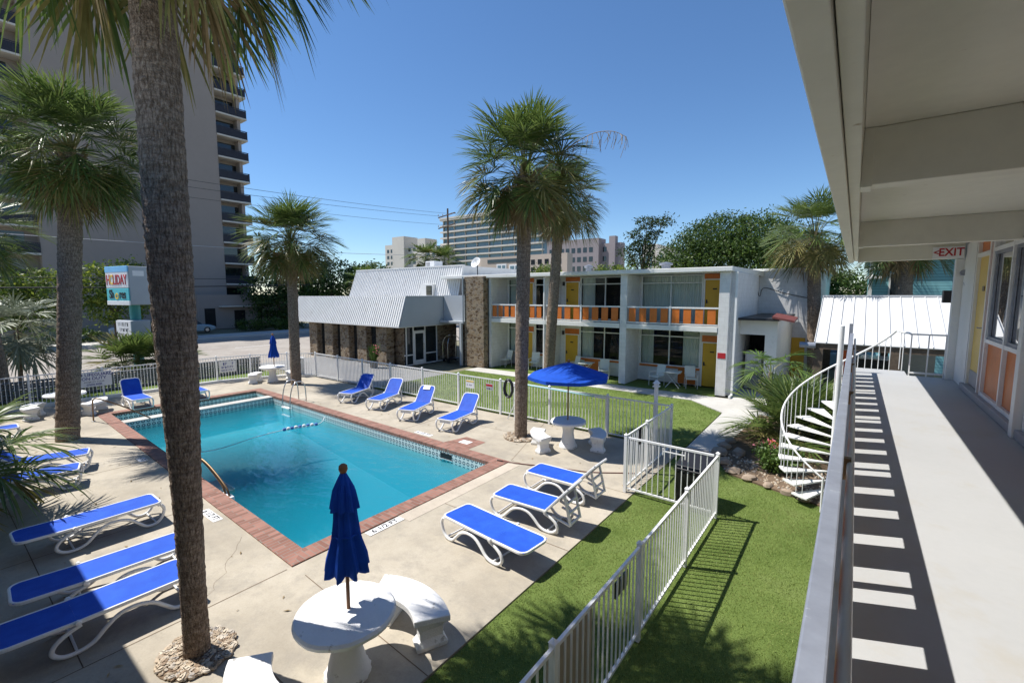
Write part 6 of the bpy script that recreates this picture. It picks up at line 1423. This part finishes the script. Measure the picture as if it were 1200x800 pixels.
# ------------------------------------------------------------------ utility pole and power lines
up_ = thing('utility_pole', 'dark wooden utility pole with two crossarms beyond the office roof', 'utility pole', (-61.7, 62, 0))
q = MB(); q.tube([(0, 0, 0), (0, 0, 20.2)], [.24, .16], 12); q.build('pole', M['creosote'], up_, smooth=40)
for z in (18.9, 16.9):
    q = MB(); q.bar((-2.5, 0, z - .15), (2.3, -.5, z + .25), .16, .18); q.build('crossarm', M['creosote'], up_)
    for x in (-2.3, -1.1, 1.1, 2.1):
        i_ = MB(); i_.lathe([(.05, 0), (.1, .08), (.06, .16), (.1, .24), (.04, .34)], (x, -.2, z + .08), 10); i_.build('insulator', M['threshold'], up_)
def wire(pts, lab, r=.022, m='wire', sag=.6):
    t = thing('power_line', lab, 'power line', pts[0], 0, 'power lines along the road'); a, b = Vector(pts[0]), Vector(pts[1]); n = 24; P = []
    for i in range(n + 1):
        u = i/n; p = a.lerp(b, u) - a; p.z -= sag*4*u*(1 - u); P.append(p)
    q = MB(); q.tube(P, r, 5); q.build('cable', M[m], t)
wire([(-61.7, 62, 19.3), (-44.5, -8, 13.5)], 'topmost dark cable running from the pole to the upper left')
wire([(-63.0, 62, 18.9), (-45.8, -8, 13.1)], 'second topmost cable, just behind the topmost one')
wire([(-61.7, 62, 17.2), (-44.5, -8, 12.2)], 'third cable down from the pole crossarms', .02)
wire([(-61.7, 62, 11.6), (-48, -10, 8.6)], 'pale cable crossing the tower wall below the palm crown', .03, 'wire_pale')
wire([(-61.7, 62, 8.0), (-47, -10, 5.5)], 'upper of two low dark cables across the tower foot', .03)
wire([(-61.7, 62, 7.3), (-47, -10, 4.7)], 'lower thick dark cable across the tower foot', .05)
bird = None
# ------------------------------------------------------------------ roadside sign
sn = thing('shop_sign', 'colourful roadside box sign reading HOLIDAY Shores on a teal post', 'sign', (-33, 7.7, 0), R(10))
q = MB(); q.box(-2.6, .02, 3.75, 0, 1.0, 5.95); q.build('box', M['grey_fascia'], sn, bevel=.04)
q = MB(); q.box(-2.58, -.04, 4.72, -.02, .02, 5.93); q.build('upper_face', M['sign_white'], sn, bevel=.03)
M['sign_cyan'] = mat('cyan_sign_paint', (0.08, 0.5, 0.55), 0.5, 0.05); M['sign_sky'] = mat('sky_blue_sign_paint', (0.2, 0.5, 0.8), 0.5, 0.08)
M['gold'] = mat('yellow_sign_paint', (0.75, 0.5, 0.06), 0.5, 0.05)
q = MB(); q.box(-2.58, -.04, 3.77, -.02, .02, 4.7); q.build('lower_face', M['sign_cyan'], sn, bevel=.03)
q = MB(); q.box(-2.6, -.05, 5.62, 0, .021, 5.96); q.build('header_strip', M['sign_sky'], sn, bevel=.02)
q = MB(); q.box(-2.6, -.05, 3.73, 0, .021, 3.98); q.build('footer_strip', M['sign_white'], sn, bevel=.02)
q = MB(); q.box(0.001, .2, 5.4, .012, .75, 5.7); q.build('side_patch', M['sign_white'], sn)
def st_(s, size, x, z, m, sx=1): text(s, size, M[m], sn, (x, -.05, z), (PI/2, 0, 0), ex=.01, sx=sx, bold=.012)
st_('H', .82, -2.26, 5.16, 'red', .8); st_('O', .8, -1.83, 5.16, 'gold', .8); st_('LIDAY', .8, -.92, 5.16, 'red', .72)
st_('Sh', .7, -1.98, 4.34, 'ink_black', .85); st_('o', .75, -1.38, 4.3, 'gold'); st_('res', .7, -.72, 4.34, 'ink_black', .85)
q = MB(); q.tube([(-.75, .5, 0), (-.75, .5, 3.75)], .26, 16); q.build('post', M['teal_pole'], sn, smooth=40)
rb = thing('reader_board', 'white reader board with black letter rows below the shop sign', 'sign', (-33, 7.65, 0), R(10))
q = MB(); q.box(-1.7, .02, 1.5, 0, .95, 2.85); q.build('cabinet', M['grey_fascia'], rb, bevel=.03)
q = MB(); q.box(-1.68, -.03, 1.52, -.02, .02, 2.83); q.build('face', M['sign_white'], rb)
for i in range(4):
    o_ = scribble(rb, 1.2, .2, 2.62 - .31*i, M['ink_black'], -.032, 20 + i, 7); o_.location.x = -.85
q = MB(); q.box(-.95, .35, 0, -.65, .65, 1.5); q.build('post', M['teal_pole'], rb)
